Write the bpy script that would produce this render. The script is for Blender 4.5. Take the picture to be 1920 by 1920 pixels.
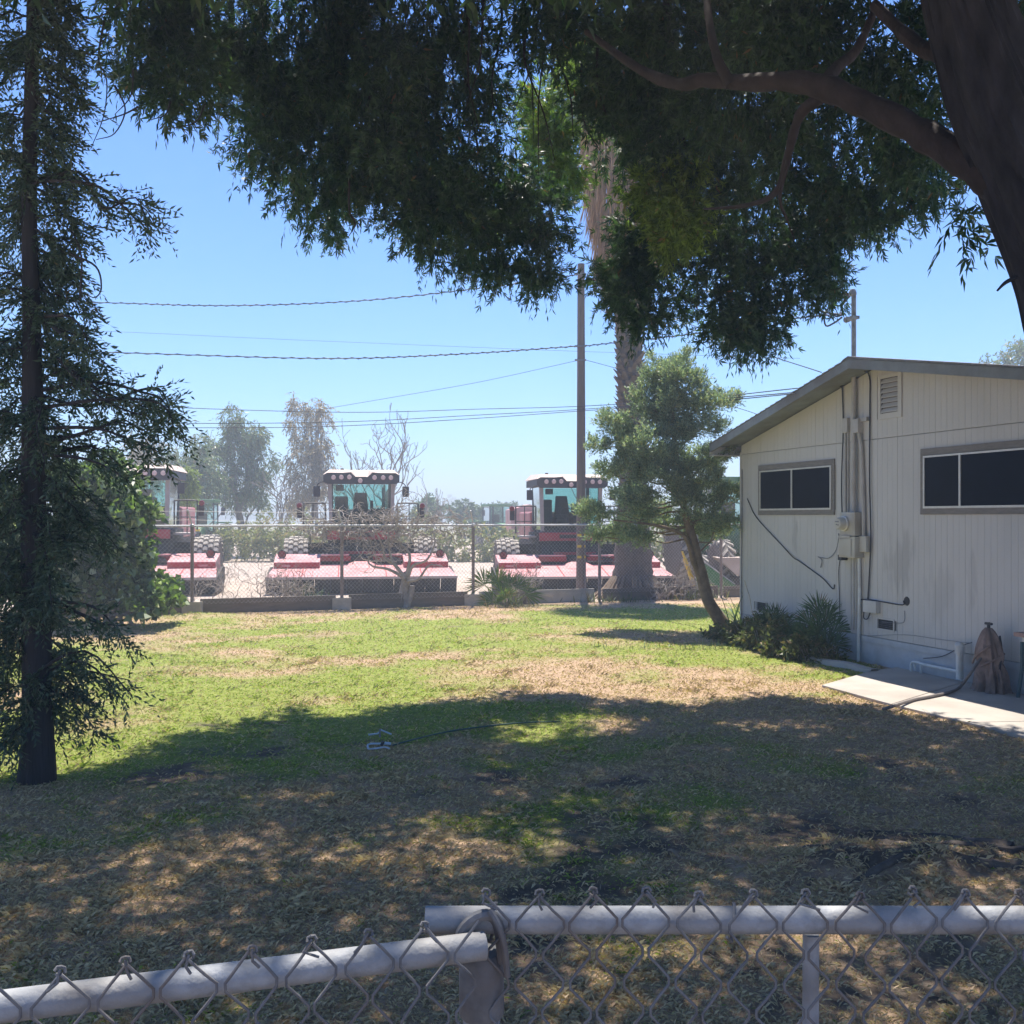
import bpy, math, random
import numpy as np
from mathutils import Vector, Matrix
R = math.radians
C = bpy.context.scene.collection
for o in list(bpy.data.objects): bpy.data.objects.remove(o)
scn = bpy.context.scene
# ---------------------------------------------------------------- camera
EYE, HOR, F = 1.95, 970.0, 1920.0
cam = bpy.data.cameras.new('camera'); camo = bpy.data.objects.new('camera', cam); C.objects.link(camo)
camo.location = (0, 0, EYE); camo.rotation_euler = (R(90), 0, 0)
cam.sensor_width = 36; cam.lens = 36; cam.shift_y = 10/1920; cam.clip_start = .05; cam.clip_end = 3000
scn.camera = camo
# ---------------------------------------------------------------- sky and sun
SUN_EL, SUN_DX = R(71), .03
w = bpy.data.worlds.new('World'); scn.world = w; w.use_nodes = True
nt = w.node_tree; nt.nodes.clear()
sky = nt.nodes.new('ShaderNodeTexSky'); sky.sky_type = 'NISHITA'; sky.sun_disc = False
sky.sun_elevation = SUN_EL; sky.sun_rotation = math.atan2(SUN_DX, 1)
sky.air_density = 1.0; sky.dust_density = .1; sky.ozone_density = 6; sky.altitude = 50
bg = nt.nodes.new('ShaderNodeBackground'); bg.inputs[1].default_value = .093
wo = nt.nodes.new('ShaderNodeOutputWorld')
tint = nt.nodes.new('ShaderNodeMix'); tint.data_type = 'RGBA'; tint.blend_type = 'MULTIPLY'; tint.inputs[0].default_value = 1; tint.inputs[7].default_value = (.60, .87, 1.20, 1)
nt.links.new(sky.outputs[0], tint.inputs[6]); nt.links.new(tint.outputs[2], bg.inputs[0]); nt.links.new(bg.outputs[0], wo.inputs[0])
sl = bpy.data.lights.new('sun', 'SUN'); sl.energy = 5.0; sl.angle = R(.53); sl.color = (1, .94, .85)
so = bpy.data.objects.new('sun', sl); C.objects.link(so)
sd = Vector((SUN_DX*math.cos(SUN_EL), math.cos(SUN_EL), math.sin(SUN_EL)))
so.rotation_euler = sd.to_track_quat('Z', 'Y').to_euler(); so.location = sd*60
vs = scn.view_settings; vs.view_transform = 'Standard'; vs.look = 'None'; vs.exposure = 1.0; vs.gamma = 1
vs.use_curve_mapping = False
scn.render.engine = 'CYCLES'
scn.cycles.max_bounces = 6; scn.cycles.transparent_max_bounces = 12; scn.cycles.volume_bounces = 0
HAZE = .005
# ---------------------------------------------------------------- helpers
rng = np.random.default_rng(7); random.seed(7)
def at(px, py, Y): return Vector(((px-960)/F*Y, Y, EYE-(py-HOR)/F*Y))
def gp(px, py, z=0.): Y = (EYE-z)*F/(py-HOR); return Vector(((px-960)/F*Y, Y, z))
def put(o, label=None, cat=None, group=None, kind=None):
    if label: o['label'] = label
    if cat: o['category'] = cat
    if group: o['group'] = group
    if kind: o['kind'] = kind
    return o
def empty(name, loc, rz=0, label=None, cat=None, group=None):
    o = bpy.data.objects.new(name, None); C.objects.link(o); o.location = loc; o.rotation_euler[2] = rz
    o.empty_display_size = .2
    return put(o, label, cat, group)
def link(name, me, parent=None, loc=None):
    o = bpy.data.objects.new(name, me); C.objects.link(o)
    if parent is not None: o.parent = parent
    if loc is not None: o.location = loc
    return o
def copy_tree(o, parent=None):
    c = o.copy(); C.objects.link(c)
    if parent is not None: c.parent = parent
    for ch in o.children: copy_tree(ch, c)
    return c
def npmesh(name, V, Fc, mat, parent=None, smooth=False, attrs=None, loc=None):
    V = np.asarray(V, np.float32); Fc = np.asarray(Fc, np.int32); n, k = Fc.shape
    me = bpy.data.meshes.new(name)
    me.vertices.add(len(V)); me.vertices.foreach_set('co', V.ravel())
    me.loops.add(n*k); me.loops.foreach_set('vertex_index', Fc.ravel())
    me.polygons.add(n); me.polygons.foreach_set('loop_start', np.arange(n, dtype=np.int32)*k)
    if smooth: me.polygons.foreach_set('use_smooth', np.ones(n, bool))
    me.update(calc_edges=True)
    for an, dom, arr in (attrs or []):
        a = me.attributes.new(an, 'FLOAT', dom); a.data.foreach_set('value', np.asarray(arr, np.float32))
    me.materials.append(mat)
    return link(name, me, parent, loc)
class MB:
    def __init__(s): s.v = []; s.f = []
    def add(s, vs_, fs_):
        b = len(s.v); s.v += [tuple(v) for v in vs_]; s.f += [tuple(i+b for i in f) for f in fs_]; return s
    def box(s, c, d, rot=None, taper=1.):
        hx, hy, hz = d[0]/2, d[1]/2, d[2]/2
        P = [Vector((x*(taper if z > 0 else 1), y*(taper if z > 0 else 1), z)) for z in (-hz, hz) for x, y in ((-hx, -hy), (hx, -hy), (hx, hy), (-hx, hy))]
        if rot is not None: P = [rot @ p for p in P]
        c = Vector(c); return s.add([p+c for p in P], [(3,2,1,0),(4,5,6,7),(0,1,5,4),(1,2,6,5),(2,3,7,6),(3,0,4,7)])
    def bx(s, x0, x1, y0, y1, z0, z1): return s.box(((x0+x1)/2, (y0+y1)/2, (z0+z1)/2), (abs(x1-x0), abs(y1-y0), abs(z1-z0)))
    def prism(s, poly, a0, a1, axis='x'):        # poly in the other two axes
        n = len(poly)
        def mk(p, a): return {'x': (a, p[0], p[1]), 'y': (p[0], a, p[1]), 'z': (p[0], p[1], a)}[axis]
        return s.add([mk(p, a0) for p in poly]+[mk(p, a1) for p in poly],
                     [tuple(range(n))[::-1], tuple(range(n, 2*n))]+[(i, (i+1) % n, (i+1) % n+n, i+n) for i in range(n)])
    def tube(s, pts, r, n=6, cap=True, jit=0.):
        pts = [Vector(p) for p in pts]; m = len(pts)
        rs = r if hasattr(r, '__len__') else [r]*m
        t0 = (pts[1]-pts[0]).normalized(); up = Vector((0, 0, 1)) if abs(t0.z) < .9 else Vector((1, 0, 0))
        u = t0.cross(up).normalized(); V = []
        for i, p in enumerate(pts):
            t = (pts[min(i+1, m-1)]-pts[max(i-1, 0)])
            t = t.normalized() if t.length > 1e-9 else t0
            u = (u-t*u.dot(t)); u = u.normalized() if u.length > 1e-6 else t.orthogonal().normalized()
            w_ = t.cross(u)
            for k in range(n):
                a = 2*math.pi*k/n; rr = rs[i]*(1+(random.uniform(-jit, jit) if jit else 0))
                V.append(p+(u*math.cos(a)+w_*math.sin(a))*rr)
        Fs = [(i*n+k, i*n+(k+1) % n, (i+1)*n+(k+1) % n, (i+1)*n+k) for i in range(m-1) for k in range(n)]
        if cap: Fs += [tuple(range(n))[::-1], tuple(range((m-1)*n, m*n))]
        return s.add(V, Fs)
    def lathe(s, prof, n=24, axis='z', c=(0, 0, 0)):
        V = []
        for r_, h in prof:
            for k in range(n):
                a = 2*math.pi*k/n; x, y = r_*math.cos(a), r_*math.sin(a)
                V.append({'z': (c[0]+x, c[1]+y, c[2]+h), 'x': (c[0]+h, c[1]+x, c[2]+y), 'y': (c[0]+x, c[1]+h, c[2]+y)}[axis])
        m = len(prof)
        Fs = [(i*n+k, i*n+(k+1) % n, (i+1)*n+(k+1) % n, (i+1)*n+k) for i in range(m-1) for k in range(n)]
        Fs += [tuple(range(n)), tuple(range((m-1)*n, m*n))]
        return s.add(V, Fs)
    def mesh(s, name, mat, smooth=False, fixn=True, bevel=0):
        me = bpy.data.meshes.new(name); me.from_pydata(s.v, [], s.f)
        me.materials.append(mat)
        if fixn or bevel:
            import bmesh
            bm = bmesh.new(); bm.from_mesh(me)
            bmesh.ops.recalc_face_normals(bm, faces=bm.faces)
            if bevel: bmesh.ops.bevel(bm, geom=bm.edges[:], offset=bevel, segments=2, affect='EDGES', profile=.6)
            bm.to_mesh(me); bm.free()
        if smooth:
            me.polygons.foreach_set('use_smooth', [True]*len(me.polygons))
            try: me.set_sharp_from_angle(angle=R(42))
            except Exception: pass
        me.update(); return me
    def build(s, name, mat, parent=None, smooth=False, loc=None, fixn=True, bevel=0):
        return link(name, s.mesh(name, mat, smooth, fixn, bevel), parent, loc)
def cat(pts, k=6):                                # Catmull-Rom through points
    P = [Vector(p) for p in pts]; P = [P[0]*2-P[1]]+P+[P[-1]*2-P[-2]]; out = []
    for i in range(1, len(P)-2):
        for j in range(k):
            t = j/k; a, b, c, d = P[i-1:i+3]
            out.append(.5*((2*b)+(c-a)*t+(2*a-5*b+4*c-d)*t*t+(3*b-3*c+d-a)*t**3))
    return out+[P[-2]]
# ---- value noise in numpy
_perm = rng.random((64, 64))
def vnoise(x, y, s):
    x = np.asarray(x)/s+100.3; y = np.asarray(y)/s+57.7
    xi, yi = np.floor(x).astype(int), np.floor(y).astype(int); fx, fy = x-xi, y-yi
    fx = fx*fx*(3-2*fx); fy = fy*fy*(3-2*fy)
    g = lambda a, b: _perm[a % 64, b % 64]
    return (g(xi, yi)*(1-fx)+g(xi+1, yi)*fx)*(1-fy)+(g(xi, yi+1)*(1-fx)+g(xi+1, yi+1)*fx)*fy
# ---- materials
def mat(name, col, rough=.7, var=.15, scale=6., bump=0., bscale=30., metal=0., spec=.4, dirt=None, dscale=1.5, stretch=None, dlo=.45, dhi=.75, coat=0):
    m = bpy.data.materials.new(name); m.use_nodes = True; t = m.node_tree; b = t.nodes['Principled BSDF']
    b.inputs['Roughness'].default_value = rough; b.inputs['Metallic'].default_value = metal
    b.inputs['Specular IOR Level'].default_value = spec; b.inputs['Coat Weight'].default_value = coat
    N = t.nodes.new; L = t.links.new
    co = N('ShaderNodeTexCoord'); mp = N('ShaderNodeMapping'); L(co.outputs['Object'], mp.inputs[0])
    if stretch: mp.inputs['Scale'].default_value = stretch
    nz = N('ShaderNodeTexNoise'); nz.inputs['Scale'].default_value = scale; nz.inputs['Detail'].default_value = 6
    nz.inputs['Roughness'].default_value = .65
    L(mp.outputs[0], nz.inputs['Vector'])
    mr = N('ShaderNodeMapRange'); mr.inputs[3].default_value = 1-var; mr.inputs[4].default_value = 1+var
    mr.inputs[1].default_value = .3; mr.inputs[2].default_value = .7
    L(nz.outputs[0], mr.inputs[0])
    mx = N('ShaderNodeMix'); mx.data_type = 'RGBA'; mx.blend_type = 'MULTIPLY'; mx.inputs[0].default_value = 1
    mx.inputs[6].default_value = (*col, 1); L(mr.outputs[0], mx.inputs[7]); out = mx.outputs[2]
    if dirt:
        n2 = N('ShaderNodeTexNoise'); n2.inputs['Scale'].default_value = dscale; n2.inputs['Detail'].default_value = 7
        L(mp.outputs[0], n2.inputs['Vector'])
        m2 = N('ShaderNodeMapRange'); m2.inputs[1].default_value = dlo; m2.inputs[2].default_value = dhi; L(n2.outputs[0], m2.inputs[0])
        m3 = N('ShaderNodeMix'); m3.data_type = 'RGBA'; m3.inputs[7].default_value = (*dirt, 1)
        L(m2.outputs[0], m3.inputs[0]); L(out, m3.inputs[6]); out = m3.outputs[2]
    L(out, b.inputs['Base Color'])
    if bump:
        n3 = N('ShaderNodeTexNoise'); n3.inputs['Scale'].default_value = bscale; n3.inputs['Detail'].default_value = 5
        L(mp.outputs[0], n3.inputs['Vector']); bu = N('ShaderNodeBump'); bu.inputs['Strength'].default_value = bump
        bu.inputs['Distance'].default_value = .01; L(n3.outputs[0], bu.inputs['Height']); L(bu.outputs[0], b.inputs['Normal'])
    return m
def leafmat(name, c0, c1, c2=None, trans=.35, p2=.9, rough=.45, spec=.35):
    """leaf colours vary leaf by leaf through the attribute rnd; c2 is the colour of the few odd leaves (dead ones; on the fig, painted highlights)"""
    m = bpy.data.materials.new(name); m.use_nodes = True; t = m.node_tree; b = t.nodes['Principled BSDF']; N = t.nodes.new; L = t.links.new
    b.inputs['Roughness'].default_value = rough; b.inputs['Specular IOR Level'].default_value = spec
    a = N('ShaderNodeAttribute'); a.attribute_name = 'rnd'
    cr = N('ShaderNodeValToRGB'); e = cr.color_ramp.elements; e[0].color = (*c0, 1); e[1].color = (*c1, 1); e[1].position = p2 if c2 else 1
    if c2: x = e.new(min(.999, p2+.03)); x.color = (*c2, 1)
    L(a.outputs['Fac'], cr.inputs[0]); L(cr.outputs[0], b.inputs['Base Color'])
    tr = N('ShaderNodeBsdfTranslucent')
    g = N('ShaderNodeMix'); g.data_type = 'RGBA'; g.blend_type = 'MULTIPLY'; g.inputs[0].default_value = 1; g.inputs[7].default_value = (1.3, 1.5, .7, 1)
    L(cr.outputs[0], g.inputs[6]); L(g.outputs[2], tr.inputs[0])
    ms = N('ShaderNodeMixShader'); ms.inputs[0].default_value = trans
    L(b.outputs[0], ms.inputs[1]); L(tr.outputs[0], ms.inputs[2]); L(ms.outputs[0], t.nodes['Material Output'].inputs[0])
    return m
def glassmat(name, tint, gl=.12):
    m = bpy.data.materials.new(name); m.use_nodes = True; t = m.node_tree; N = t.nodes.new; L = t.links.new
    t.nodes.remove(t.nodes['Principled BSDF'])
    tr = N('ShaderNodeBsdfTransparent'); tr.inputs[0].default_value = (*tint, 1)
    g = N('ShaderNodeBsdfGlossy'); g.inputs[1].default_value = .06; g.inputs[0].default_value = (.8, .85, .85, 1)
    lw = N('ShaderNodeFresnel'); lw.inputs[0].default_value = 1.45
    ad = N('ShaderNodeMath'); ad.operation = 'ADD'; ad.inputs[1].default_value = gl*.3; L(lw.outputs[0], ad.inputs[0])
    ms = N('ShaderNodeMixShader'); L(ad.outputs[0], ms.inputs[0]); L(tr.outputs[0], ms.inputs[1]); L(g.outputs[0], ms.inputs[2])
    L(ms.outputs[0], t.nodes['Material Output'].inputs[0]); return m
M = {}
M['white'] = mat('old_white_paint', (.62, .60, .57), .6, .10, 5, .3, 60, dirt=(.40, .38, .35), dscale=1.2)
M['siding'] = mat('siding_paint', (.55, .53, .50), .65, .03, 3, .35, 50, dirt=(.48, .465, .44), dscale=.9, stretch=(1.2, 1.2, .6), dlo=.5, dhi=.8)
def _stain(m):                                     # water stains on the wall, house coordinates
    t = m.node_tree; N = t.nodes.new; L = t.links.new; b = t.nodes['Principled BSDF']; src = b.inputs['Base Color'].links[0].from_socket
    co = N('ShaderNodeTexCoord'); last = src
    for (s, z, ws, wz, am, sc) in ((4.0, 1.35, .42, .62, .6, 5), (4.75, .95, .35, .55, .3, 5), (1.6, 1.7, .10, .45, .5, 7), (5.3, 1.2, .12, .5, .4, 7), (3.3, .9, .2, .7, .5, 6)):
        mp = N('ShaderNodeMapping'); mp.vector_type = 'TEXTURE'; mp.inputs[1].default_value = (s, 0, z); mp.inputs[3].default_value = (ws, 1, wz); L(co.outputs['Object'], mp.inputs[0])
        gr = N('ShaderNodeTexGradient'); gr.gradient_type = 'SPHERICAL'; L(mp.outputs[0], gr.inputs[0])
        mp2 = N('ShaderNodeMapping'); mp2.inputs['Scale'].default_value = (3.2, 3, .6); L(co.outputs['Object'], mp2.inputs[0])
        nz = N('ShaderNodeTexNoise'); nz.inputs['Scale'].default_value = sc*.7; nz.inputs['Detail'].default_value = 6; L(mp2.outputs[0], nz.inputs[0])
        mu = N('ShaderNodeMath'); mu.operation = 'MULTIPLY_ADD'; mu.inputs[1].default_value = 2.2; mu.inputs[2].default_value = -1.0; L(nz.outputs[0], mu.inputs[0])
        ad = N('ShaderNodeMath'); ad.operation = 'ADD'; L(gr.outputs[1], ad.inputs[0]); L(mu.outputs[0], ad.inputs[1])
        mr = N('ShaderNodeMapRange'); mr.inputs[1].default_value = .35; mr.inputs[2].default_value = .75; mr.inputs[4].default_value = am; L(ad.outputs[0], mr.inputs[0])
        g2 = N('ShaderNodeMath'); g2.operation = 'GREATER_THAN'; g2.inputs[1].default_value = .001; L(gr.outputs[1], g2.inputs[0])
        m2 = N('ShaderNodeMath'); m2.operation = 'MULTIPLY'; L(mr.outputs[0], m2.inputs[0]); L(g2.outputs[0], m2.inputs[1])
        mx = N('ShaderNodeMix'); mx.data_type = 'RGBA'; mx.inputs[7].default_value = (.36, .345, .325, 1); L(m2.outputs[0], mx.inputs[0]); L(last, mx.inputs[6]); last = mx.outputs[2]
    L(last, b.inputs['Base Color'])
_stain(M['siding'])
M['skirt'] = mat('foundation_paint', (.46, .48, .50), .75, .12, 5, .4, 40, dirt=(.34, .32, .29), dscale=1.6)
M['groove'] = mat('groove_shadow', (.42, .42, .41), .9)
M['trim'] = mat('weathered_trim', (.21, .19, .17), .7, .2, 8, .3, 50, stretch=(1, 1, 4))
M['fascia'] = mat('fascia_paint', (.22, .24, .25), .7, .2, 4, .3, 30, dirt=(.15, .14, .13))
M['shingle'] = mat('roof_shingle', (.20, .19, .18), .9, .3, 12, .5, 80)
M['screen'] = mat('solar_screen', (.012, .015, .022), .5, .2, 4, .15, 300, spec=.08)
M['alu'] = mat('aluminium_frame', (.62, .60, .55), .45, .1, 9, metal=.2)
M['boxmetal'] = mat('meter_box_paint', (.50, .48, .42), .5, .1, 6, dirt=(.36, .32, .26), dscale=3)
M['conduit'] = mat('conduit_paint', (.46, .44, .41), .55, .15, 8, dirt=(.33, .30, .27), dscale=4)
M['cable'] = mat('black_cable', (.05, .05, .055), .6, .2, 8)
M['cablegrey'] = mat('grey_cable', (.22, .22, .23), .6, .2, 8)
M['dark'] = mat('dark_recess', (.02, .02, .02), .9)
M['galv'] = mat('galvanised_steel', (.33, .34, .355), .72, .28, 22, .25, 90, metal=.2, dirt=(.17, .155, .14), dscale=11, dlo=.48, dhi=.72)
M['galvold'] = mat('old_galvanised_wire', (.165, .165, .168), .8, .3, 25, .2, 80, metal=.25, dirt=(.17, .14, .12), dscale=9)
M['galvfar'] = mat('fence_wire', (.45, .43, .41), .55, .2, 10, metal=.3)
M['railfar'] = mat('fence_pipe', (.50, .49, .47), .5, .15, 10, metal=.3)
M['postfar'] = mat('fence_post_rust', (.28, .23, .21), .7, .2, 10, dirt=(.22, .15, .12), dscale=6)
M['concrete'] = mat('concrete', (.44, .41, .37), .9, .15, 3, .4, 60, dirt=(.34, .31, .27), dscale=1.8)
M['board'] = mat('retaining_board', (.20, .165, .13), .9, .25, 5, .4, 40, dirt=(.13, .11, .09), stretch=(.4, 1, 3))
M['footing'] = mat('footing', (.48, .42, .34), .9, .15, 8, .3, 50)
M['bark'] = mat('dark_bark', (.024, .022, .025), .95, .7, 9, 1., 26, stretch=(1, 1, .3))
M['rootbark'] = mat('root_bark', (.10, .082, .068), .95, .45, 12, .9, 40)
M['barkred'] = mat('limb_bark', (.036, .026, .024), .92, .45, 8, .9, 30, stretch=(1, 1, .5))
M['redbark'] = mat('redwood_bark', (.040, .036, .036), .95, .5, 10, 1., 30, stretch=(1.5, 1.5, .12))
M['greybark'] = mat('pale_bark', (.22, .18, .15), .9, .3, 5, .4, 20)
M['deadwood'] = mat('dead_wood', (.36, .31, .265), .9, .3, 9, .4, 40)
M['palmtrunk'] = mat('palm_trunk', (.17, .135, .11), .95, .35, 7, .8, 25)
M['thatch'] = leafmat('palm_thatch', (.24, .12, .06), (.62, .36, .20), trans=.2, rough=.8)
M['pole'] = mat('pole_wood', (.20, .155, .13), .85, .25, 5, .5, 30, stretch=(3, 3, .15), dirt=(.13, .11, .10), dscale=3)
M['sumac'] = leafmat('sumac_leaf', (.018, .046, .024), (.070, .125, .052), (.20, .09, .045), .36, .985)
M['sunlit_sumac'] = leafmat('painted_sunlit_sumac_leaf', (.07, .12, .02), (.24, .32, .07), (.26, .17, .07), .5, .96)  # lighter copy of the sumac leaf, sunlight put into its colour
M['redwood'] = leafmat('redwood_leaf', (.028, .055, .036), (.12, .17, .10), (.12, .08, .04), .22, .97)
M['cypress'] = leafmat('cypress_leaf', (.11, .16, .13), (.38, .44, .32), (.44, .38, .22), .4, .9)
M['euc'] = leafmat('eucalyptus_leaf', (.10, .15, .085), (.24, .30, .15), (.22, .16, .10), .25, .85)
M['eucdry'] = leafmat('dry_eucalyptus_leaf', (.20, .17, .13), (.40, .31, .22), (.46, .33, .20), .25, .8)
M['lime'] = leafmat('lime_leaf', (.11, .15, .035), (.24, .29, .07), trans=.35)
M['dist'] = leafmat('distant_leaf', (.07, .12, .05), (.15, .21, .09), trans=.2)
M['hedge'] = leafmat('vine_leaf', (.17, .19, .07), (.33, .34, .14), (.38, .29, .15), .25, .8)
M['fig'] = leafmat('fig_leaf', (.035, .075, .018), (.15, .22, .05), (.50, .54, .36), .35, .87, .28, .6)  # the pale odd leaves paint glossy highlights into the colour
M['palmleaf'] = leafmat('palm_leaf', (.05, .10, .025), (.17, .23, .06), (.30, .24, .10), .3, .88)
M['palmdark'] = leafmat('palm_leaf_dark', (.04, .085, .04), (.12, .19, .08), (.19, .14, .07), .2, .92)
M['strap'] = leafmat('strap_leaf', (.03, .06, .025), (.09, .13, .05), (.25, .19, .09), .2, .85)
M['weed'] = leafmat('weed_leaf', (.06, .085, .03), (.18, .19, .08), (.24, .18, .10), .25, .8)
M['red'] = mat('faded_red_paint', (.50, .17, .16), .5, .12, 2.5, dirt=(.56, .34, .31), dscale=1.6, dlo=.4, dhi=.75)
M['redtop'] = mat('pale_red_paint', (.60, .23, .23), .6, .12, 2.5, dirt=(.60, .36, .35), dscale=2, dlo=.35, dhi=.7)  # paler red, mostly on upper faces
M['redd'] = mat('deep_red_paint', (.42, .035, .045), .45, .12, 3, dirt=(.36, .12, .11), dscale=3, dlo=.5, dhi=.8)
M['lip'] = mat('dusty_lip', (.36, .32, .31), .7, .2, 5)
M['black'] = mat('black_rubber_curtain', (.025, .024, .024), .8, .3, 6, dirt=(.06, .052, .045), dscale=4)
M['chassis'] = mat('chassis_black', (.035, .030, .030), .7, .3, 6, dirt=(.08, .065, .055), dscale=4)
M['tyre'] = mat('dusty_tyre', (.48, .43, .37), .95, .2, 9, .5, 40, dirt=(.38, .34, .29), dscale=5)
M['tyreside'] = mat('tyre_groove', (.17, .15, .13), .95, .2, 9)
M['rimred'] = mat('wheel_rim', (.40, .36, .30), .6)
M['rimyel'] = mat('yellow_rim', (.62, .42, .03), .5, .15, 6, dirt=(.4, .3, .12))
M['roof'] = mat('dusty_cab_roof', (.56, .46, .40), .8, .12, 4, dirt=(.46, .36, .30), dscale=3)
M['visor'] = mat('cab_visor', (.05, .05, .055), .6, .2, 5)
M['cabpost'] = mat('cab_post', (.30, .29, .28), .5, .15, 6)
M['seat'] = mat('seat_fabric', (.03, .035, .038), .85, .2, 12)
M['console'] = mat('cab_console', (.09, .08, .07), .8, .2, 8)
M['glass'] = glassmat('cab_glass', (.50, .74, .70))
M['lamp'] = mat('dusty_lamp_lens', (.62, .48, .45), .4, .1, 10)
M['reflector'] = mat('red_reflector', (.20, .03, .03), .3)
M['step'] = mat('dusty_step', (.42, .38, .35), .7, .2, 6)
M['rail'] = mat('black_handrail', (.07, .065, .06), .6)
M['green'] = mat('green_paint', (.03, .17, .05), .5, .15, 4, dirt=(.14, .20, .11), dscale=2, dlo=.4, dhi=.8)
M['yellow'] = mat('yellow_paint', (.72, .50, .03), .5, .12, 5)
M['tag'] = mat('yellow_tag', (.75, .50, .03), .6, .1, 8)
M['pvc'] = mat('white_pvc', (.66, .68, .66), .45, .08, 8, dirt=(.5, .48, .44), dscale=5)
M['sack'] = mat('burlap', (.27, .20, .17), .95, .25, 14, .7, 120, dirt=(.13, .09, .07), dscale=5)
M['hosegreen'] = mat('green_hose', (.05, .10, .07), .5, .2, 9)
M['hosegrey'] = mat('dusty_hose', (.17, .15, .14), .8, .2, 9)
M['bluewhite'] = mat('sprinkler_plastic', (.50, .58, .66), .4, .1, 9)
M['tabletop'] = mat('worn_table_top', (.36, .24, .20), .8, .25, 9, .3, 40)
M['tableleg'] = mat('table_leg', (.06, .10, .11), .6, .2, 9)
M['capgreen'] = mat('green_cap', (.12, .24, .09), .6)
M['cypbark'] = mat('cypress_bark', (.20, .145, .10), .9, .35, 10, .6, 30)
M['log'] = mat('fallen_bark', (.26, .19, .13), .9, .3, 10)
# ================================================================ THE GROUND
FY0, FS = 23.0, .37                               # far fence line  Y = FY0 + FS*X
def fence_y(x): return FY0+FS*x
_G = [  # green patches: pixel of centre, half width (m), half depth (m), strength
 (1330,1150,3.2,1.5,1.),(1180,1165,2.4,1.6,.9),(700,1175,3.2,1.5,.75),(1020,1180,2.0,1.3,.4),(640,1205,3.0,1.3,.7),(500,1165,1.8,1.2,.45),
 (360,1300,1.8,1.5,.75),(230,1390,1.2,1.0,1.),(480,1345,1.4,.7,.55),(680,1270,1.5,1.6,.6),(880,1240,1.1,.8,.4),(820,1345,1.5,.8,1.),(720,1370,1.0,.6,.9),(960,1385,.8,.6,.75),
 (1000,1450,.8,.5,.55),(1060,1500,.7,.4,.5),(1460,1235,1.5,.9,.95),(1330,1215,1.4,.8,.7),(1150,1235,1.2,.6,.5),(1230,1495,.7,.4,.4),(560,1420,.9,.4,.5),(1560,1265,.8,.4,.7),
 (380,1560,.5,.3,.3),(250,1600,.5,.3,.35),(850,1560,.5,.3,.3),(1280,1395,1.,.5,.45),(1400,1430,1.,.4,.3),(930,1290,.8,.7,.35),(100,1380,1.5,1.2,.8),(60,1250,3,3,.5)]
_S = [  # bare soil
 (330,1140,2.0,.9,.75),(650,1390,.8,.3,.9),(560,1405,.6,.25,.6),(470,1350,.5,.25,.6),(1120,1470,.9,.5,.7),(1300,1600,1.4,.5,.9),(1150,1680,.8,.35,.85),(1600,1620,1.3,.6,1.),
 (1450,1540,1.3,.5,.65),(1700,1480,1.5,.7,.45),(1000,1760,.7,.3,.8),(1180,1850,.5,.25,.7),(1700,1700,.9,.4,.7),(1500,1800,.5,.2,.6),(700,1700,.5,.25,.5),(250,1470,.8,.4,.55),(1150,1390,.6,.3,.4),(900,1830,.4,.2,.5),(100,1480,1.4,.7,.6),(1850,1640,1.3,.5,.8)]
def _blobs(x, y, L_, z=0):
    r = np.zeros_like(x)
    for px, py, sx, sy, a in L_:
        c = gp(px, py); r = np.maximum(r, a*np.exp(-((x-c.x)/sx)**2-((y-c.y)/sy)**2))
    return r
def fields(x, y):
    wx = x+(vnoise(x, y, .7)-.5)*1.0+(vnoise(x+9, y, .22)-.5)*.4; wy = y+(vnoise(x+31, y+7, .7)-.5)*.9+(vnoise(x, y+5, .2)-.5)*.35
    n = .5*vnoise(x, y, .9)+.3*vnoise(x+5, y+3, .33)+.2*vnoise(x+2, y+8, .12)
    g = np.clip((_blobs(wx, wy, _G)+(n-.5)*1.0-.07)*2.6, 0, 1)
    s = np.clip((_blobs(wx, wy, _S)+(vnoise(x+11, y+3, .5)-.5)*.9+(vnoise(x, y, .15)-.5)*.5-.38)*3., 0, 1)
    return g, s
def ground_h(x, y):
    h = (vnoise(x, y, 2.7)-.5)*.07+(vnoise(x, y, .6)-.5)*.035+(vnoise(x, y, .28)-.5)*.012
    h = h+.20*np.exp(-((x+6.35)/.75)**2-((y-20.35)/.45)**2)          # heap of cuttings by the fence post
    h = h+.15*np.exp(-((x-2.3)/1.0)**2-((y-5.55)/.45)**2)*(.8+.8*(vnoise(x,y,.14)-.3))            # root crown
    return h*np.clip((fence_y(x)-.1-y)/1., 0, 1)+.0
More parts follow.
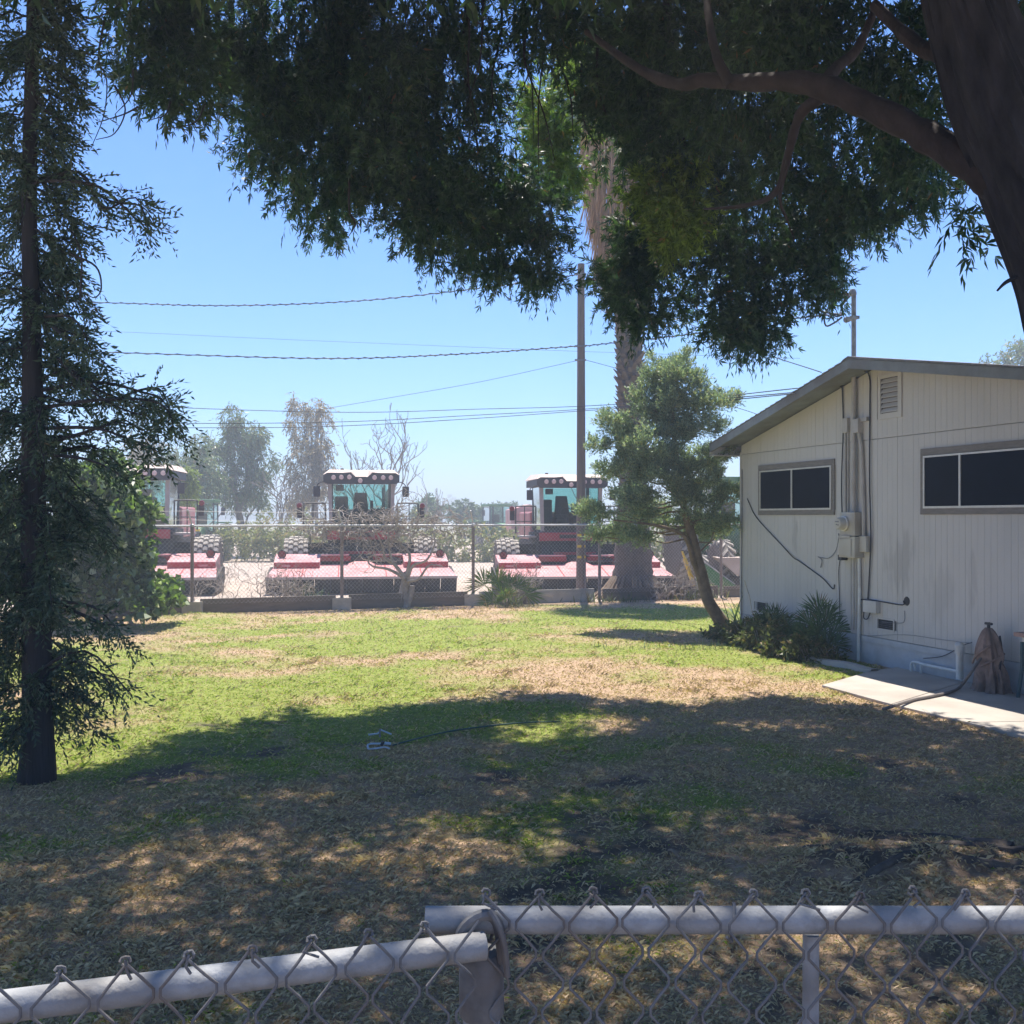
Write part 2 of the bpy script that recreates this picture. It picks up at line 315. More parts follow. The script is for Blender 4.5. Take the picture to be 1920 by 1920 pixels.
def ground_mat():
    m = bpy.data.materials.new('lawn_soil'); m.use_nodes = True; t = m.node_tree; b = t.nodes['Principled BSDF']; N = t.nodes.new; L = t.links.new
    b.inputs['Roughness'].default_value = 1; b.inputs['Specular IOR Level'].default_value = .1
    co = N('ShaderNodeTexCoord')
    def noise(s, d=6, r=.7):
        n = N('ShaderNodeTexNoise'); n.inputs['Scale'].default_value = s; n.inputs['Detail'].default_value = d; n.inputs['Roughness'].default_value = r
        L(co.outputs['Object'], n.inputs['Vector']); return n
    def ramp(a, cols):
        r = N('ShaderNodeValToRGB'); e = r.color_ramp.elements; e[0].color = (*cols[0], 1); e[1].color = (*cols[-1], 1); e[0].position = .3; e[1].position = .7
        if len(cols) == 3: x = e.new(.5); x.color = (*cols[1], 1)
        L(a.outputs[0], r.inputs[0]); return r
    def mix(f, a, b_):
        x = N('ShaderNodeMix'); x.data_type = 'RGBA'; L(f, x.inputs[0]); L(a, x.inputs[6]); L(b_, x.inputs[7]); return x.outputs[2]
    dry = ramp(noise(14), [(.27, .18, .115), (.47, .33, .22), (.58, .43, .30)])
    grn = ramp(noise(11), [(.15, .18, .04), (.25, .29, .07), (.36, .37, .13)])
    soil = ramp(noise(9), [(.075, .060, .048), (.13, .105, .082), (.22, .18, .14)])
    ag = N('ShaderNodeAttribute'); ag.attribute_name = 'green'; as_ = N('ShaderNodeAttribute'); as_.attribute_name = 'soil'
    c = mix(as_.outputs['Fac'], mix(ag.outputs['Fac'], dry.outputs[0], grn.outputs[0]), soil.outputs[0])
    L(c, b.inputs['Base Color'])
    bu = N('ShaderNodeBump'); bu.inputs['Strength'].default_value = .9; bu.inputs['Distance'].default_value = .03
    L(noise(35, 8, .75).outputs[0], bu.inputs['Height']); L(bu.outputs[0], b.inputs['Normal'])
    return m
nx, ny = 230, 250
X, Yu = np.meshgrid(np.linspace(-22, 12, nx), np.linspace(0, 1, ny)**1.0)
Y = -3+(fence_y(X)-.02+3)*Yu
Z = ground_h(X, Y); g_, s_ = fields(X, Y)
V = np.stack([X, Y, Z], -1).reshape(-1, 3); I = np.arange(nx*ny).reshape(ny, nx)
Fc = np.stack([I[:-1, :-1], I[:-1, 1:], I[1:, 1:], I[1:, :-1]], -1).reshape(-1, 4)
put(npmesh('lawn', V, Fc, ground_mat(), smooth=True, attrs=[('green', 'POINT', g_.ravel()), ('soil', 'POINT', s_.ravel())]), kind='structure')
mg = mat('gravel_yard', (.47, .38, .31), 1, .14, 1.2, .6, 25, dirt=(.35, .28, .23), dscale=.25)
put(npmesh('gravel_yard', [(-450, -60, -.05), (450, -60, -.05), (450, 75, -.05), (-450, 75, -.05)], [(0, 1, 2, 3)], mg), kind='structure')
mfl = mat('field', (.30, .25, .13), 1, .25, .05, dirt=(.14, .17, .07), dscale=.02)
put(npmesh('field', [(-450, 75, -.05), (450, 75, -.05), (450, 420, -.05), (-450, 420, -.05)], [(0, 1, 2, 3)], mfl), kind='structure')
put(npmesh('ground', [(-450, -60, -.06), (450, -60, -.06), (450, 420, -.06), (-450, 420, -.06)], [(0, 1, 2, 3)], mfl), kind='structure')
# ---- grass blades, many more near the camera
def blades(n, ymin, ymax, name, label, lo, wd, mt, sel):
    u = rng.random(n); y = ymin*(ymax/ymin)**u; x = (rng.random(n)*2-1)*(.56*y+.5)
    k = (y < fence_y(x)-.12); x, y = x[k], y[k]
    # not inside the house, not on the slab
    hx = (x-3.81)*.294+(y-17.0)*(-.956); hy = (x-3.81)*.956+(y-17.0)*.294
    k = ~((hx > -.1) & (hy > -.03)); x, y, hx, hy = x[k], y[k], hx[k], hy[k]
    k = ~slab_in(x, y); x, y = x[k], y[k]
    g, s = fields(x, y)
    keep = rng.random(len(x)) < sel(g, s); x, y, g, s = x[keep], y[keep], g[keep], s[keep]
    n = len(x); z = ground_h(x, y)
    dist = np.clip(y/6, .6, 4.)
    Lb = lo*(.35+.7*rng.random(n)+1.1*np.clip(vnoise(x, y, .13)-.45, 0, 1)*2*vnoise(x+3, y+9, .5))*(.75+.12*dist); Wb = wd*(.6+.8*rng.random(n))*dist**1.05
    th = rng.random(n)*2*np.pi; lean = .25+rng.random(n)*1.1
    dx, dy = np.cos(th), np.sin(th)
    D = np.stack([dx*np.sin(lean), dy*np.sin(lean), np.cos(lean)], -1); S = np.stack([-dy, dx, 0*dx], -1)
    P = np.stack([x, y, z-.004], -1)
    V = np.stack([P-S*Wb[:, None]/2, P+S*Wb[:, None]/2, P+D*Lb[:, None]*.6+S*Wb[:, None]*.35, P+(D+np.stack([dx, dy, 0*dx-.7], -1)*.35)*Lb[:, None]], 1)
    F_ = np.arange(4*n).reshape(n, 4)
    return put(npmesh(name, V.reshape(-1, 3), F_, mt, attrs=[('rnd', 'FACE', rng.random(n)*.999)]), label, 'grass', kind='stuff')
SA, SB, SC_, SE, SW = gp(1541, 1288), gp(1667, 1323), gp(1905, 1381), Vector((5.6, 6.2, 0)), None
slab_poly = [(SA.x, SA.y), (SB.x, SB.y), (SC_.x, SC_.y), (5.35, 6.6), (7.3, 6.6), (6.92, 6.8), (4.66, 14.1), (4.35, 13.3)]
slab_poly = [(SA.x, SA.y), (SB.x, SB.y), (SC_.x, SC_.y), (5.45, 6.4), (7.0, 6.4), (4.95, 13.15), (4.55, 12.9)]
def slab_in(x, y):
    r = np.zeros(len(x), bool); n = len(slab_poly)
    for i in range(n):
        (x0, y0), (x1, y1) = slab_poly[i], slab_poly[(i+1) % n]
        c = ((y0 > y) != (y1 > y)); xi = (x1-x0)*(y-y0)/(y1-y0+1e-9)+x0; r ^= c & (x < xi)
    return r
gd = leafmat('dry_grass', (.29, .205, .125), (.66, .51, .34), trans=.25, rough=.8)
gg = leafmat('green_grass', (.12, .17, .03), (.38, .43, .10), (.52, .44, .22), trans=.35, p2=.9, rough=.6)
blades(390000, 3.2, 23, 'dry_grass', 'short straw coloured dry grass over the yard', .046, .0028, gd, lambda g, s: (1-g*.8)*(1-.82*s))
blades(330000, 3.2, 23, 'green_grass', 'short green grass growing in patches over the yard', .038, .0030, gg, lambda g, s: np.clip(g*1.1+.02, 0, 1)*(1-.8*s))
# fallen leaves and straw bits on the shaded soil
n = 6000; y = 3.3*(12/3.3)**rng.random(n); x = (rng.random(n)*2-1)*(.56*y+.4); k = ~slab_in(x, y); x, y = x[k], y[k]; n = len(x)
th = rng.random(n)*6.283; D = np.stack([np.cos(th), np.sin(th), rng.random(n)*.3], -1); S = np.stack([-np.sin(th), np.cos(th), (rng.random(n)-.5)*.6], -1)
P = np.stack([x, y, ground_h(x, y)+.006], -1); Lb = (.02+.05*rng.random(n))[:, None]; Wb = (.0012+.003*rng.random(n))[:, None]
V = np.stack([P, P+D*Lb*.5+S*Wb, P+D*Lb, P+D*Lb*.5-S*Wb], 1)
put(npmesh('leaf_litter', V.reshape(-1, 3), np.arange(4*n).reshape(n, 4), leafmat('litter_leaf', (.16, .11, .07), (.46, .36, .24), trans=.1, rough=.9), attrs=[('rnd', 'FACE', rng.random(n)*.99)]),
    'dry fallen leaves and straw scattered under the tree', 'leaf litter', kind='stuff')
# ---- patio slab: two slabs with a joint between them
pm = mat('patio_concrete', (.43, .39, .34), .92, .12, 2.2, .5, 40, dirt=(.34, .30, .26), dscale=1.3, dlo=.4, dhi=.7)
pt = empty('patio', (0, 0, 0)); put(pt, kind='structure')
def slab_piece(poly): MB().prism(poly, -.03, .024, 'z').build('slab', pm, pt, bevel=.006)
q = lambda a, b, t: (a[0]+(b[0]-a[0])*t, a[1]+(b[1]-a[1])*t)
p = slab_poly; J1, J2 = q(p[1], p[2], .02), q(p[5], p[4], .17)
slab_piece([p[0], p[1], q(J1, p[2], 0), J2, p[5], p[6]])
d = .012; K1, K2 = q(p[1], p[2], .65), q(p[5], p[4], .5)
slab_piece([(J1[0]+.004, J1[1]-d), K1, K2, (J2[0]+.004, J2[1]-d)])
slab_piece([(K1[0]+.004, K1[1]-d), p[2], p[3], p[4], (K2[0]+.004, K2[1]-d)])
# ---- concrete edging of the bed along the house
ed = [(1345, 1186), (1387, 1196), (1431, 1217), (1497, 1233), (1584, 1250), (1640, 1262)]
ep = cat([gp(*e) for e in ed], 5); me_ = MB()
V = []
for i, a in enumerate(ep):
    t = (ep[min(i+1, len(ep)-1)]-ep[max(i-1, 0)]).normalized(); s = Vector((-t.y, t.x, 0))
    for u, z in ((-.06, -.02), (-.055, .05), (.055, .055), (.06, -.02)): V.append(a+s*u+Vector((0, 0, z+.01*math.sin(i))))
me_.add(V, [(i*4+k, i*4+k+1, i*4+k+5, i*4+k+4) for i in range(len(ep)-1) for k in range(3)]+[(0, 1, 2, 3)])
put(me_.build('garden_edging', M['concrete'], smooth=False), 'curved concrete edging between the lawn and the bed by the house', 'edging')
# ================================================================ FOLIAGE TOOLS
def unit(a): return a/np.maximum(np.linalg.norm(a, axis=-1, keepdims=True), 1e-9)
def leaf_quads(P, D, L_, W_, fold=.25, ref=None):
    n = len(P); r = rng.normal(size=(n, 3)) if ref is None else ref
    S = unit(np.cross(D, r)); Nn = np.cross(S, D)
    L_ = np.broadcast_to(L_, n)[:, None]; W_ = np.broadcast_to(W_, n)[:, None]
    return np.stack([P, P+D*L_*.42+S*W_*.5+Nn*W_*fold, P+D*L_+Nn*W_*-.2, P+D*L_*.42-S*W_*.5+Nn*W_*fold], 1).reshape(-1, 3)
def leaf_obj(name, V, mt, parent=None, rnd=None):
    n = len(V)//4
    return npmesh(name, V, np.arange(4*n).reshape(n, 4), mt, parent, attrs=[('rnd', 'FACE', (rng.random(n) if rnd is None else rnd)*.999)])
def twigs_in(lobes, n, sub=14, sr=.38, power=.5):
    """points clumped in sub-lobes near the surface of ellipsoids; returns points, outward directions"""
    Ls = np.array([[*l[0], *(l[1] if hasattr(l[1], '__len__') else (l[1],)*3)] for l in lobes], float)
    wgt = np.array([(l[2] if len(l) > 2 else 1.)*np.prod(v[3:6])**(2/3) for l, v in zip(lobes, Ls)]); wgt /= wgt.sum()
    m = len(Ls); ds = unit(rng.normal(size=(m, sub, 3))); rs = rng.random((m, sub, 1))**.4*.82
    sc = Ls[:, None, :3]+ds*rs*Ls[:, None, 3:]
    srad = sr*(.6+.8*rng.random((m, sub)))
    i = rng.choice(m, n, p=wgt); j = rng.integers(0, sub, n)
    d = unit(rng.normal(size=(n, 3))); r = rng.random((n, 1))**power
    P = sc[i, j]+d*r*srad[i, j][:, None]*Ls[i, 3:]
    out = unit((P-Ls[i, :3])/Ls[i, 3:])
    return P, unit(out+d*.6), i
def sprays(P, O, k, tl, L_, W_, down=.6, spread=.7, up=0., triple=False, tj=.35):
    """k leaves along each twig of length tl starting at P"""
    n = len(P); T = unit(O*.7+np.array([0, 0, -down+up])+rng.normal(size=(n, 3))*tj)
    u = (np.arange(k)+rng.random((n, k)))/k
    tl = tl*(.6+.8*rng.random((n, 1)))
    B = P[:, None]+T[:, None]*(u*tl)[..., None]+np.array([0, 0, -1.])*((u**2)*tl*down*.45)[..., None]
    D = unit(T[:, None]*.8+rng.normal(size=(n, k, 3))*spread+np.array([0, 0, -down*.5+up*.5]))
    B = B.reshape(-1, 3); D = D.reshape(-1, 3)
    if triple:
        r = unit(np.cross(D, rng.normal(size=D.shape)))
        B = np.repeat(B, 3, 0); Dm = np.stack([D, unit(D+r*.75), unit(D-r*.75)], 1).reshape(-1, 3)
        ref = np.repeat(np.cross(D, r), 3, 0)+rng.normal(size=B.shape)*.15
        sz = np.tile([1, .75, .75], len(D)); jj = np.repeat(.7+.6*rng.random(len(D)), 3)
        return leaf_quads(B, Dm, L_*sz*jj, W_*sz*jj, .12, ref)
    jj = .65+.7*rng.random(len(B))
    return leaf_quads(B, D, L_*jj, W_*jj)
def clip_view(V4, test):
    q = V4.reshape(-1, 4, 3); return q[test(q[:, 0])].reshape(-1, 3)
def branch_pts(a, b, sag=.0, wob=.06, n=7):
    a, b = Vector(a), Vector(b); L_ = (b-a).length; out = []
    for i in range(n):
        t = i/(n-1); p = a.lerp(b, t)+Vector((random.gauss(0, wob), random.gauss(0, wob), random.gauss(0, wob)))*L_*(math.sin(t*math.pi))
        p.z += sag*L_*math.sin(t*math.pi); out.append(p)
    return cat(out, 2)
def taper(n, r0, r1): return [r0+(r1-r0)*(i/(n-1))**.8 for i in range(n)]
def grow(mb, p, d, L_, r, depth, spread=.55, up=.15, n=5, kids=(2, 3), wob=.25, minr=.003, shrink=.72, sides=4):
    pts = [Vector(p)]; d = Vector(d).normalized()
    for i in range(n):
        d = (d+Vector([random.gauss(0, wob) for _ in range(3)])+Vector((0, 0, up*.3))).normalized(); pts.append(pts[-1]+d*L_/n)
    mb.tube(pts, taper(n+1, r, max(minr, r*.55)), sides, cap=False)
    if depth <= 0: return
    for k in range(random.randint(*kids)):
        i = random.randint(max(1, n//2), n); ax = Vector([random.gauss(0, 1) for _ in range(3)]).normalized()
        d2 = (d+ax*spread+Vector((0, 0, up))).normalized()
        grow(mb, pts[i], d2, L_*shrink*random.uniform(.75, 1.15), max(minr, r*.6), depth-1, spread, up, n, kids, wob, minr, shrink, sides)

# ================================================================ THE BIG TREE (upper right, overhangs the yard)
def lobe(px, py, Y, r, dz=1., dd=None, wt=1.): # centre by pixel at depth Y, radius in photo pixels
    r = r*.94
    rr = r*Y/F; return (tuple(at(px, py, Y)), (rr, dd if dd else max(rr*.9, .45), rr*dz), wt)
big = empty('broadleaf_tree', (3.3, 5.6, 0), label='large dark leafy tree leaning in from the right, its thick trunk cropped by the frame', cat='tree')
inv = Matrix.Translation((-3.3, -5.6, 0))
def L3(v): return np.asarray(v)-np.array([3.3, 5.6, 0])
YT = 5.6
tp = [(2125, 1700), (2130, 1560), (2125, 1300), (2110, 1000), (2085, 760), (2045, 570), (1975, 400), (1893, 230), (1828, 60), (1790, -90), (1750, -300), (1700, -520)]
tr_ = [.50, .38, .35, .335, .33, .32, .29, .26, .225, .20, .18, .14]
pts = cat([at(x, y, YT) for x, y in tp], 4); rr = list(np.interp(np.linspace(0, 11, len(pts)), range(12), tr_))
def bark_tube(P_, R_, n=72, amp=.05, fr=5., zs=1.6):
    m = len(P_)*5; Q = cat(P_, 5); Rr = np.interp(np.linspace(0, len(P_)-1, len(Q)), range(len(P_)), R_); mb = MB(); mb.tube(Q, list(Rr), n)
    V = np.array(mb.v).reshape(len(Q), n, 3); L_ = np.cumsum([0]+[(b-a).length for a, b in zip(Q[:-1], Q[1:])]); k = np.arange(n)
    for i in range(len(Q)):
        u = k/n*fr*6; d1 = vnoise(u+.35*np.sin(L_[i]*3), np.full(n, L_[i]*zs), 1.); d2 = vnoise(u*.3, np.full(n, L_[i]*.9+7), 1.)
        w_ = np.minimum(k, n-k)/n*8; w_ = np.clip(w_, 0, 1)
        d = ((1-np.abs(d1-.5)*4)*-amp*.7+(d2-.5)*amp*1.6)*w_
        c = np.array(Q[i]); V[i] = c+(V[i]-c)*(1+d[:, None])
    mb.v = [tuple(v) for v in V.reshape(-1, 3)]; return mb
tb = bark_tube([p-Vector((3.3, 5.6, 0)) for p in pts], rr, 110, .10, 9)
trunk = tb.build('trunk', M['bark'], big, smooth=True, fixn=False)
def limb(pix, rads, mt='barkred', nm='limb', n=10, par=None, jit=.04):
    P_ = cat([at(*q_)-Vector((3.3, 5.6, 0)) for q_ in pix], 4)
    return MB().tube(P_, [r*.84*(1+.10*math.sin(i*2.3+i*i*.7)*(r > .02)) for i, r in enumerate(np.interp(np.linspace(0, len(rads)-1, len(P_)), range(len(rads)), rads))], n, jit=jit*1.6).build(nm, M[mt], par or big, smooth=True)
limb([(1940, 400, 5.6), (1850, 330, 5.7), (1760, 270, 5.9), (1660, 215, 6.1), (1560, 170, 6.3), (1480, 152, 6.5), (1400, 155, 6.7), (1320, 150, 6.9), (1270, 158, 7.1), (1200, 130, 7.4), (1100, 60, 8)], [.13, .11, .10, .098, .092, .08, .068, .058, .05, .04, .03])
limb([(1545, 180, 6.35), (1500, 215, 6.5), (1478, 290, 6.7), (1455, 360, 6.9), (1400, 385, 7.2), (1320, 392, 7.6)], [.05, .038, .03, .026, .02, .008])
limb([(1478, 300, 6.7), (1462, 370, 6.8), (1475, 410, 6.9), (1490, 450, 7.0)], [.022, .014, .010, .004], n=6)
limb([(1545, 160, 6.3), (1570, 125, 6.4), (1605, 95, 6.5), (1640, 20, 6.7)], [.05, .042, .035, .03])
limb([(1370, 160, 6.75), (1345, 110, 6.8), (1330, 40, 7), (1320, -60, 7.2)], [.045, .036, .03, .025])
limb([(1830, 130, 5.6), (1760, 100, 5.8), (1720, 85, 6), (1640, 10, 6.4)], [.08, .06, .05, .04])
limb([(1870, 545, 5.3), (1885, 530, 5.35), (1905, 520, 5.5)], [.006, .012, .016], 'bark', 'branch_stub', 6)
limb([(1800, -60, 5.6), (1500, -260, 7), (1200, -330, 8.5), (950, -300, 10), (700, -200, 10.5), (500, -60, 10.5)], [.2, .17, .14, .10, .07, .03])
limb([(950, -300, 10), (900, -100, 10.5), (870, 100, 11), (900, 300, 11.6)], [.07, .05, .035, .012])
limb([(700, -200, 10.5), (720, 0, 10.6), (700, 160, 10.8), (650, 300, 11.2)], [.05, .035, .022, .008])
limb([(1200, -330, 8.5), (1240, -60, 9.5), (1270, 150, 10.8), (1290, 330, 11.4)], [.08, .05, .03, .01])
for x0, y0, x1, y1 in ((830, 60, 815, 190), (850, 70, 870, 230), (880, 60, 900, 250), (905, 40, 870, 210), (800, 100, 780, 260), (980, 60, 1000, 260), (1010, 20, 960, 220), (1030, 30, 1010, 330), (985, 120, 1040, 300),
                       (1090, 180, 1130, 290), (1120, 150, 1170, 270), (1150, 200, 1190, 300), (960, -20, 985, 180), (1040, 90, 1075, 260), (940, 60, 930, 240), (655, 395, 652, 446)):
    Yb = random.uniform(10.2, 11.5); limb([(x0, y0-60, Yb), (x0, y0, Yb), ((x0+x1)/2+random.uniform(-14, 14), (y0+y1)/2, Yb), (x1, y1, Yb)], [.018, .013, .010, .004], 'barkred', 'branch', 5)
# roots spreading over the bare soil
for pix, rad in (([(2080, 1640), (1900, 1610), (1720, 1588), (1590, 1590), (1500, 1610), (1440, 1650)], [.2, .14, .10, .075, .05, .02]),
                 ([(1640, 1585), (1560, 1625), (1530, 1660), (1480, 1720)], [.08, .06, .045, .015]), ([(1990, 1660), (1850, 1650), (1720, 1650), (1620, 1672), (1560, 1690)], [.16, .11, .07, .05, .02]),
                 ([(1450, 1640), (1330, 1660), (1230, 1640), (1180, 1650)], [.03, .022, .016, .008]), ([(1900, 1600), (1750, 1560), (1560, 1555), (1430, 1560)], [.13, .09, .05, .02])):
    P_ = []
    for q_ in pix:
        v = gp(*q_); v.z = float(ground_h(np.array([v.x]), np.array([v.y]))[0])-.02; P_.append(v-Vector((3.3, 5.6, 0)))
    P_ = cat(P_, 5); MB().tube(P_, [r*.42*random.uniform(.7, 1.25) for r in np.interp(np.linspace(0, len(rad)-1, len(P_)), range(len(rad)), rad)], 9, jit=.25).build('root', M['rootbark'], big, smooth=True)
LB = [(300,30,9.6,80),(345,120,9.5,58),(255,85,9.4,50),(380,60,10,62),(300,-80,9.6,110),(225,10,9.4,36),(395,165,9.8,26),(310,150,9.5,40),
 (540,90,10.6,115),(510,205,11,85),(470,255,11,46),(590,300,11.4,105),(605,385,11.9,45),(700,130,10.8,150),(690,320,11.6,95),(750,270,11.6,125),(800,380,12,95),(850,410,12.1,95),(900,450,12.3,75),(985,455,12.3,72),(1010,490,12.4,40),(920,330,12,110),(1020,400,12.2,58),
 (865,140,11.2,105),(950,260,11.8,55,1,None,.4),(560,-20,10.4,150),(800,-20,10.6,170),(640,200,11.2,110),(460,40,10.4,60),(470,140,10.8,70),(830,250,11.5,110),
 (1045,150,11.5,45,1,None,.15),(975,40,11,70,1,None,.3),(1125,50,11,85,1,None,.5),(1140,170,11.2,75,1,None,.7),(1200,120,10.8,120),(1230,250,11.4,85),(1190,555,12,42),(1180,480,12,62),(1155,510,12.1,35),(1225,470,12.1,62),(1200,420,12,55),(1215,590,12,26),(1255,560,12,28),
 (1300,210,10.8,130),(1330,380,11.8,95),(1350,480,12,72),(1400,430,12,100),(1400,560,12.2,72),(1395,615,12.3,45),(1345,590,12.2,42),(1445,600,12.2,34),(1475,500,12,85),(1540,470,11.9,46),(1545,520,11.8,30),(1510,400,11.6,95),
 (1420,300,11,120),(1560,380,11.5,75),(1620,380,11.4,66),(1600,300,10.8,90),(1690,340,11,62),(1745,330,10.6,40),(1700,250,10,75),(1650,190,9.6,75),(1480,230,10,80,1,None,.8),(1400,130,9.8,140),(1550,60,9.4,150),(1680,60,9,110),(1740,150,9,70),(1780,250,9.4,45),(1300,40,10,150),(1800,385,6.3,22,1.6,.15,.9),(1910,60,8.2,48),(1895,-20,8.2,60),
 (1150,270,11.8,36,1,None,.5),(1450,30,9,130),(1050,-40,10.5,150),(1250,-60,10,150),(1500,-60,9,160)]
lobes = [lobe(*l) for l in LB]
lobes = [((l[0][0], l[0][1], l[0][2]-.05), l[1], l[2]) for l in lobes]
P, O, _ = twigs_in(lobes, 10600, 18, .37)
V = L3(sprays(P, O, 9, .26, .100, .0225, down=.35, spread=.75, triple=True))
P, O, _ = twigs_in([(l[0], tuple(np.array(l[1])*.72), l[2]) for l in lobes], 2600, 10, .4, .8)                     # pendulous sprays
V2 = L3(sprays(P, O, 12, .30, .085, .018, down=1.1, spread=.35, tj=.15, triple=False))
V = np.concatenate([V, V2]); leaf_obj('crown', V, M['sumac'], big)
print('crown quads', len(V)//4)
SL = [lobe(*l) for l in [(1035, 250, 13.2, 48), (1060, 320, 13.2, 34), (1010, 190, 13.1, 30), (1280, 335, 11.0, 40), (1268, 385, 11.1, 42), (1285, 435, 11.2, 28), (1225, 345, 11.3, 24), (1250, 415, 11.2, 30), (1080, 120, 13.2, 40, 1, None, .4), (960, 390, 13.2, 30, 1, None, .5), (1150, 215, 13.2, 40, 1, None, .5), (1410, 120, 13, 40, 1, None, .3)]]  # clumps in the lighter leaf colour, painted as if sunlit
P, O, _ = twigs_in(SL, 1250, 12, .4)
leaf_obj('painted_sunlit_crown', L3(sprays(P, O, 9, .26, .095, .021, down=.4, spread=.75, triple=True)), M['sunlit_sumac'], big)
# the rest of the crown, over the camera and out of the frame: it shades the lawn
TOP = []
rs = random.Random(5)
for yy in np.arange(1.2, 12.6, 1.05):
    for xx in np.arange(-4.6, 6.6, 1.05):
        z = rs.uniform(5.6, 6.9) + .0
        x_, y_ = xx+rs.uniform(-.35, .35), yy+rs.uniform(-.35, .35)
        if z-EYE < .505*y_+.75: z = EYE+.505*y_+.9+rs.uniform(0, .6)    # stays above the frame's top edge
        ysh = y_-.345*z                                                 # where its shade lands
        # shape of the shade on the lawn, seen in the photo
        lim = np.interp(x_, [-3.6, -3.0, -2.5, -1.5, -.5, .6, 1.2, 2.2, 3.4, 4.4, 5.2], [6.6, 7.6, 8.7, 9.9, 10.6, 10.3, 8.9, 10.2, 10.2, 9.7, 9.3])
        if ysh > lim-.5: continue
        if -1.0 < x_ < .75 and 8.6 < ysh < 9.9: continue               # the sunny notch
        if rs.random() < .035: continue
        TOP.append(((x_, y_, z), (rs.uniform(.55, .85), rs.uniform(.55, .85), .4), 1.))
P, O, _ = twigs_in(TOP, 29000, 10, .55)
V = L3(sprays(P, O, 5, .4, .17, .046, down=.5, spread=.7))
leaf_obj('upper_crown', V, M['sumac'], big)
print('upper lobes', len(TOP))

# ================================================================ THE REDWOOD (left)
rx, ry = (62-960)/F*7.6, 7.6
red = empty('redwood_tree', (rx, ry, 0), label='slender redwood with drooping dark needle sprays at the left edge of the yard', cat='tree')
tpix = [(68, 1480), (70, 1380), (68, 1200), (64, 1000), (62, 800), (60, 600), (55, 400), (58, 200), (62, 0), (60, -250)]
pts = cat([at(x, y, 7.6)-Vector((rx, ry, 0)) for x, y in tpix], 4); pts[0].z = -.05
rr = list(np.interp(np.linspace(0, 9, len(pts)), range(10), [.145, .112, .10, .09, .08, .066, .055, .05, .045, .03]))
bark_tube(pts, rr, 48, .07, 3.5, 1.2).build('trunk', M['redbark'], red, smooth=True, fixn=False)
brm = MB(); PP, OO = [], []
def rbranch(a, b, sag, nsp=26, r=.018, sub=6):
    bp = branch_pts(a, b, sag, .04, 6); brm.tube([p-Vector((rx, ry, 0)) for p in bp], taper(len(bp), r, .003), 5, cap=False)
    for k in range(nsp):
        t = .12+.88*random.random(); i = min(int(t*(len(bp)-1)), len(bp)-2); p = bp[i].lerp(bp[i+1], random.random())
        ax = (bp[i+1]-bp[i]).normalized(); sd_ = Vector([random.gauss(0, 1) for _ in range(3)]); sd_ = (sd_-ax*sd_.dot(ax)).normalized()
        PP.append(p); OO.append((ax*.7+sd_*.75+Vector((0, 0, -.25))).normalized())
yb = []
for z in np.arange(.42, 7.4, .075):
    for k in range(2):
        a = random.uniform(0, 2*math.pi); py = HOR-(z-EYE)/7.6*F
        # reach (in pixels) of the boughs, read off the photo's right hand outline
        reach = np.interp(py, [-300, 0, 110, 200, 330, 450, 520, 600, 660, 720, 800, 900, 1000, 1080, 1150, 1230, 1300, 1400, 1450], [85, 92, 95, 98, 100, 105, 100, 112, 122, 138, 150, 150, 150, 150, 150, 145, 140, 100, 45])
        L_ = reach/F*7.6*random.uniform(.55, 1.12)
        if abs(math.cos(a)) < .5: L_ *= .9
        a0 = Vector((rx, ry, z)); b0 = a0+Vector((math.cos(a)*L_, math.sin(a)*L_*.8, -L_*random.uniform(-.05, 1.1)))
        rbranch(a0, b0, .10, int(14+40*L_), .007+.011*L_)
for pix in ([(60, 330), (140, 330), (200, 365), (255, 395), (285, 425)], [(60, 640), (150, 700), (220, 745), (300, 770)], [(60, 760), (170, 740), (270, 745), (310, 775), (340, 830)],
            [(60, 820), (160, 800), (230, 800), (290, 835)], [(60, 850), (160, 850), (240, 900)], [(60, 1130), (160, 1160), (235, 1190)], [(60, 1260), (150, 1240), (240, 1300)], [(60, 600), (130, 620), (180, 655)]):
    for rep in range(3):
        Yr = 7.6+random.uniform(-.55, .55); bp = cat([at(x+random.uniform(-14, 14), y+random.uniform(-26, 26), 7.6+(Yr-7.6)*min(1, i)) for i, (x, y) in enumerate(pix)], 4)
        brm.tube([p-Vector((rx, ry, 0)) for p in bp], taper(len(bp), .018, .003), 5, cap=False)
        for k in range(int(7*len(pix))):
            t = .15+.85*random.random(); i = min(int(t*(len(bp)-1)), len(bp)-2); p = bp[i].lerp(bp[i+1], random.random()); ax = (bp[i+1]-bp[i]).normalized()
            PP.append(p); OO.append((ax*.7+Vector([random.gauss(0, .75) for _ in range(3)])+Vector((0, 0, .05 if pix[-1][1] < 800 and pix[-1][0] > 300 else -.3))).normalized())
P = np.array(PP); O = np.array(OO)
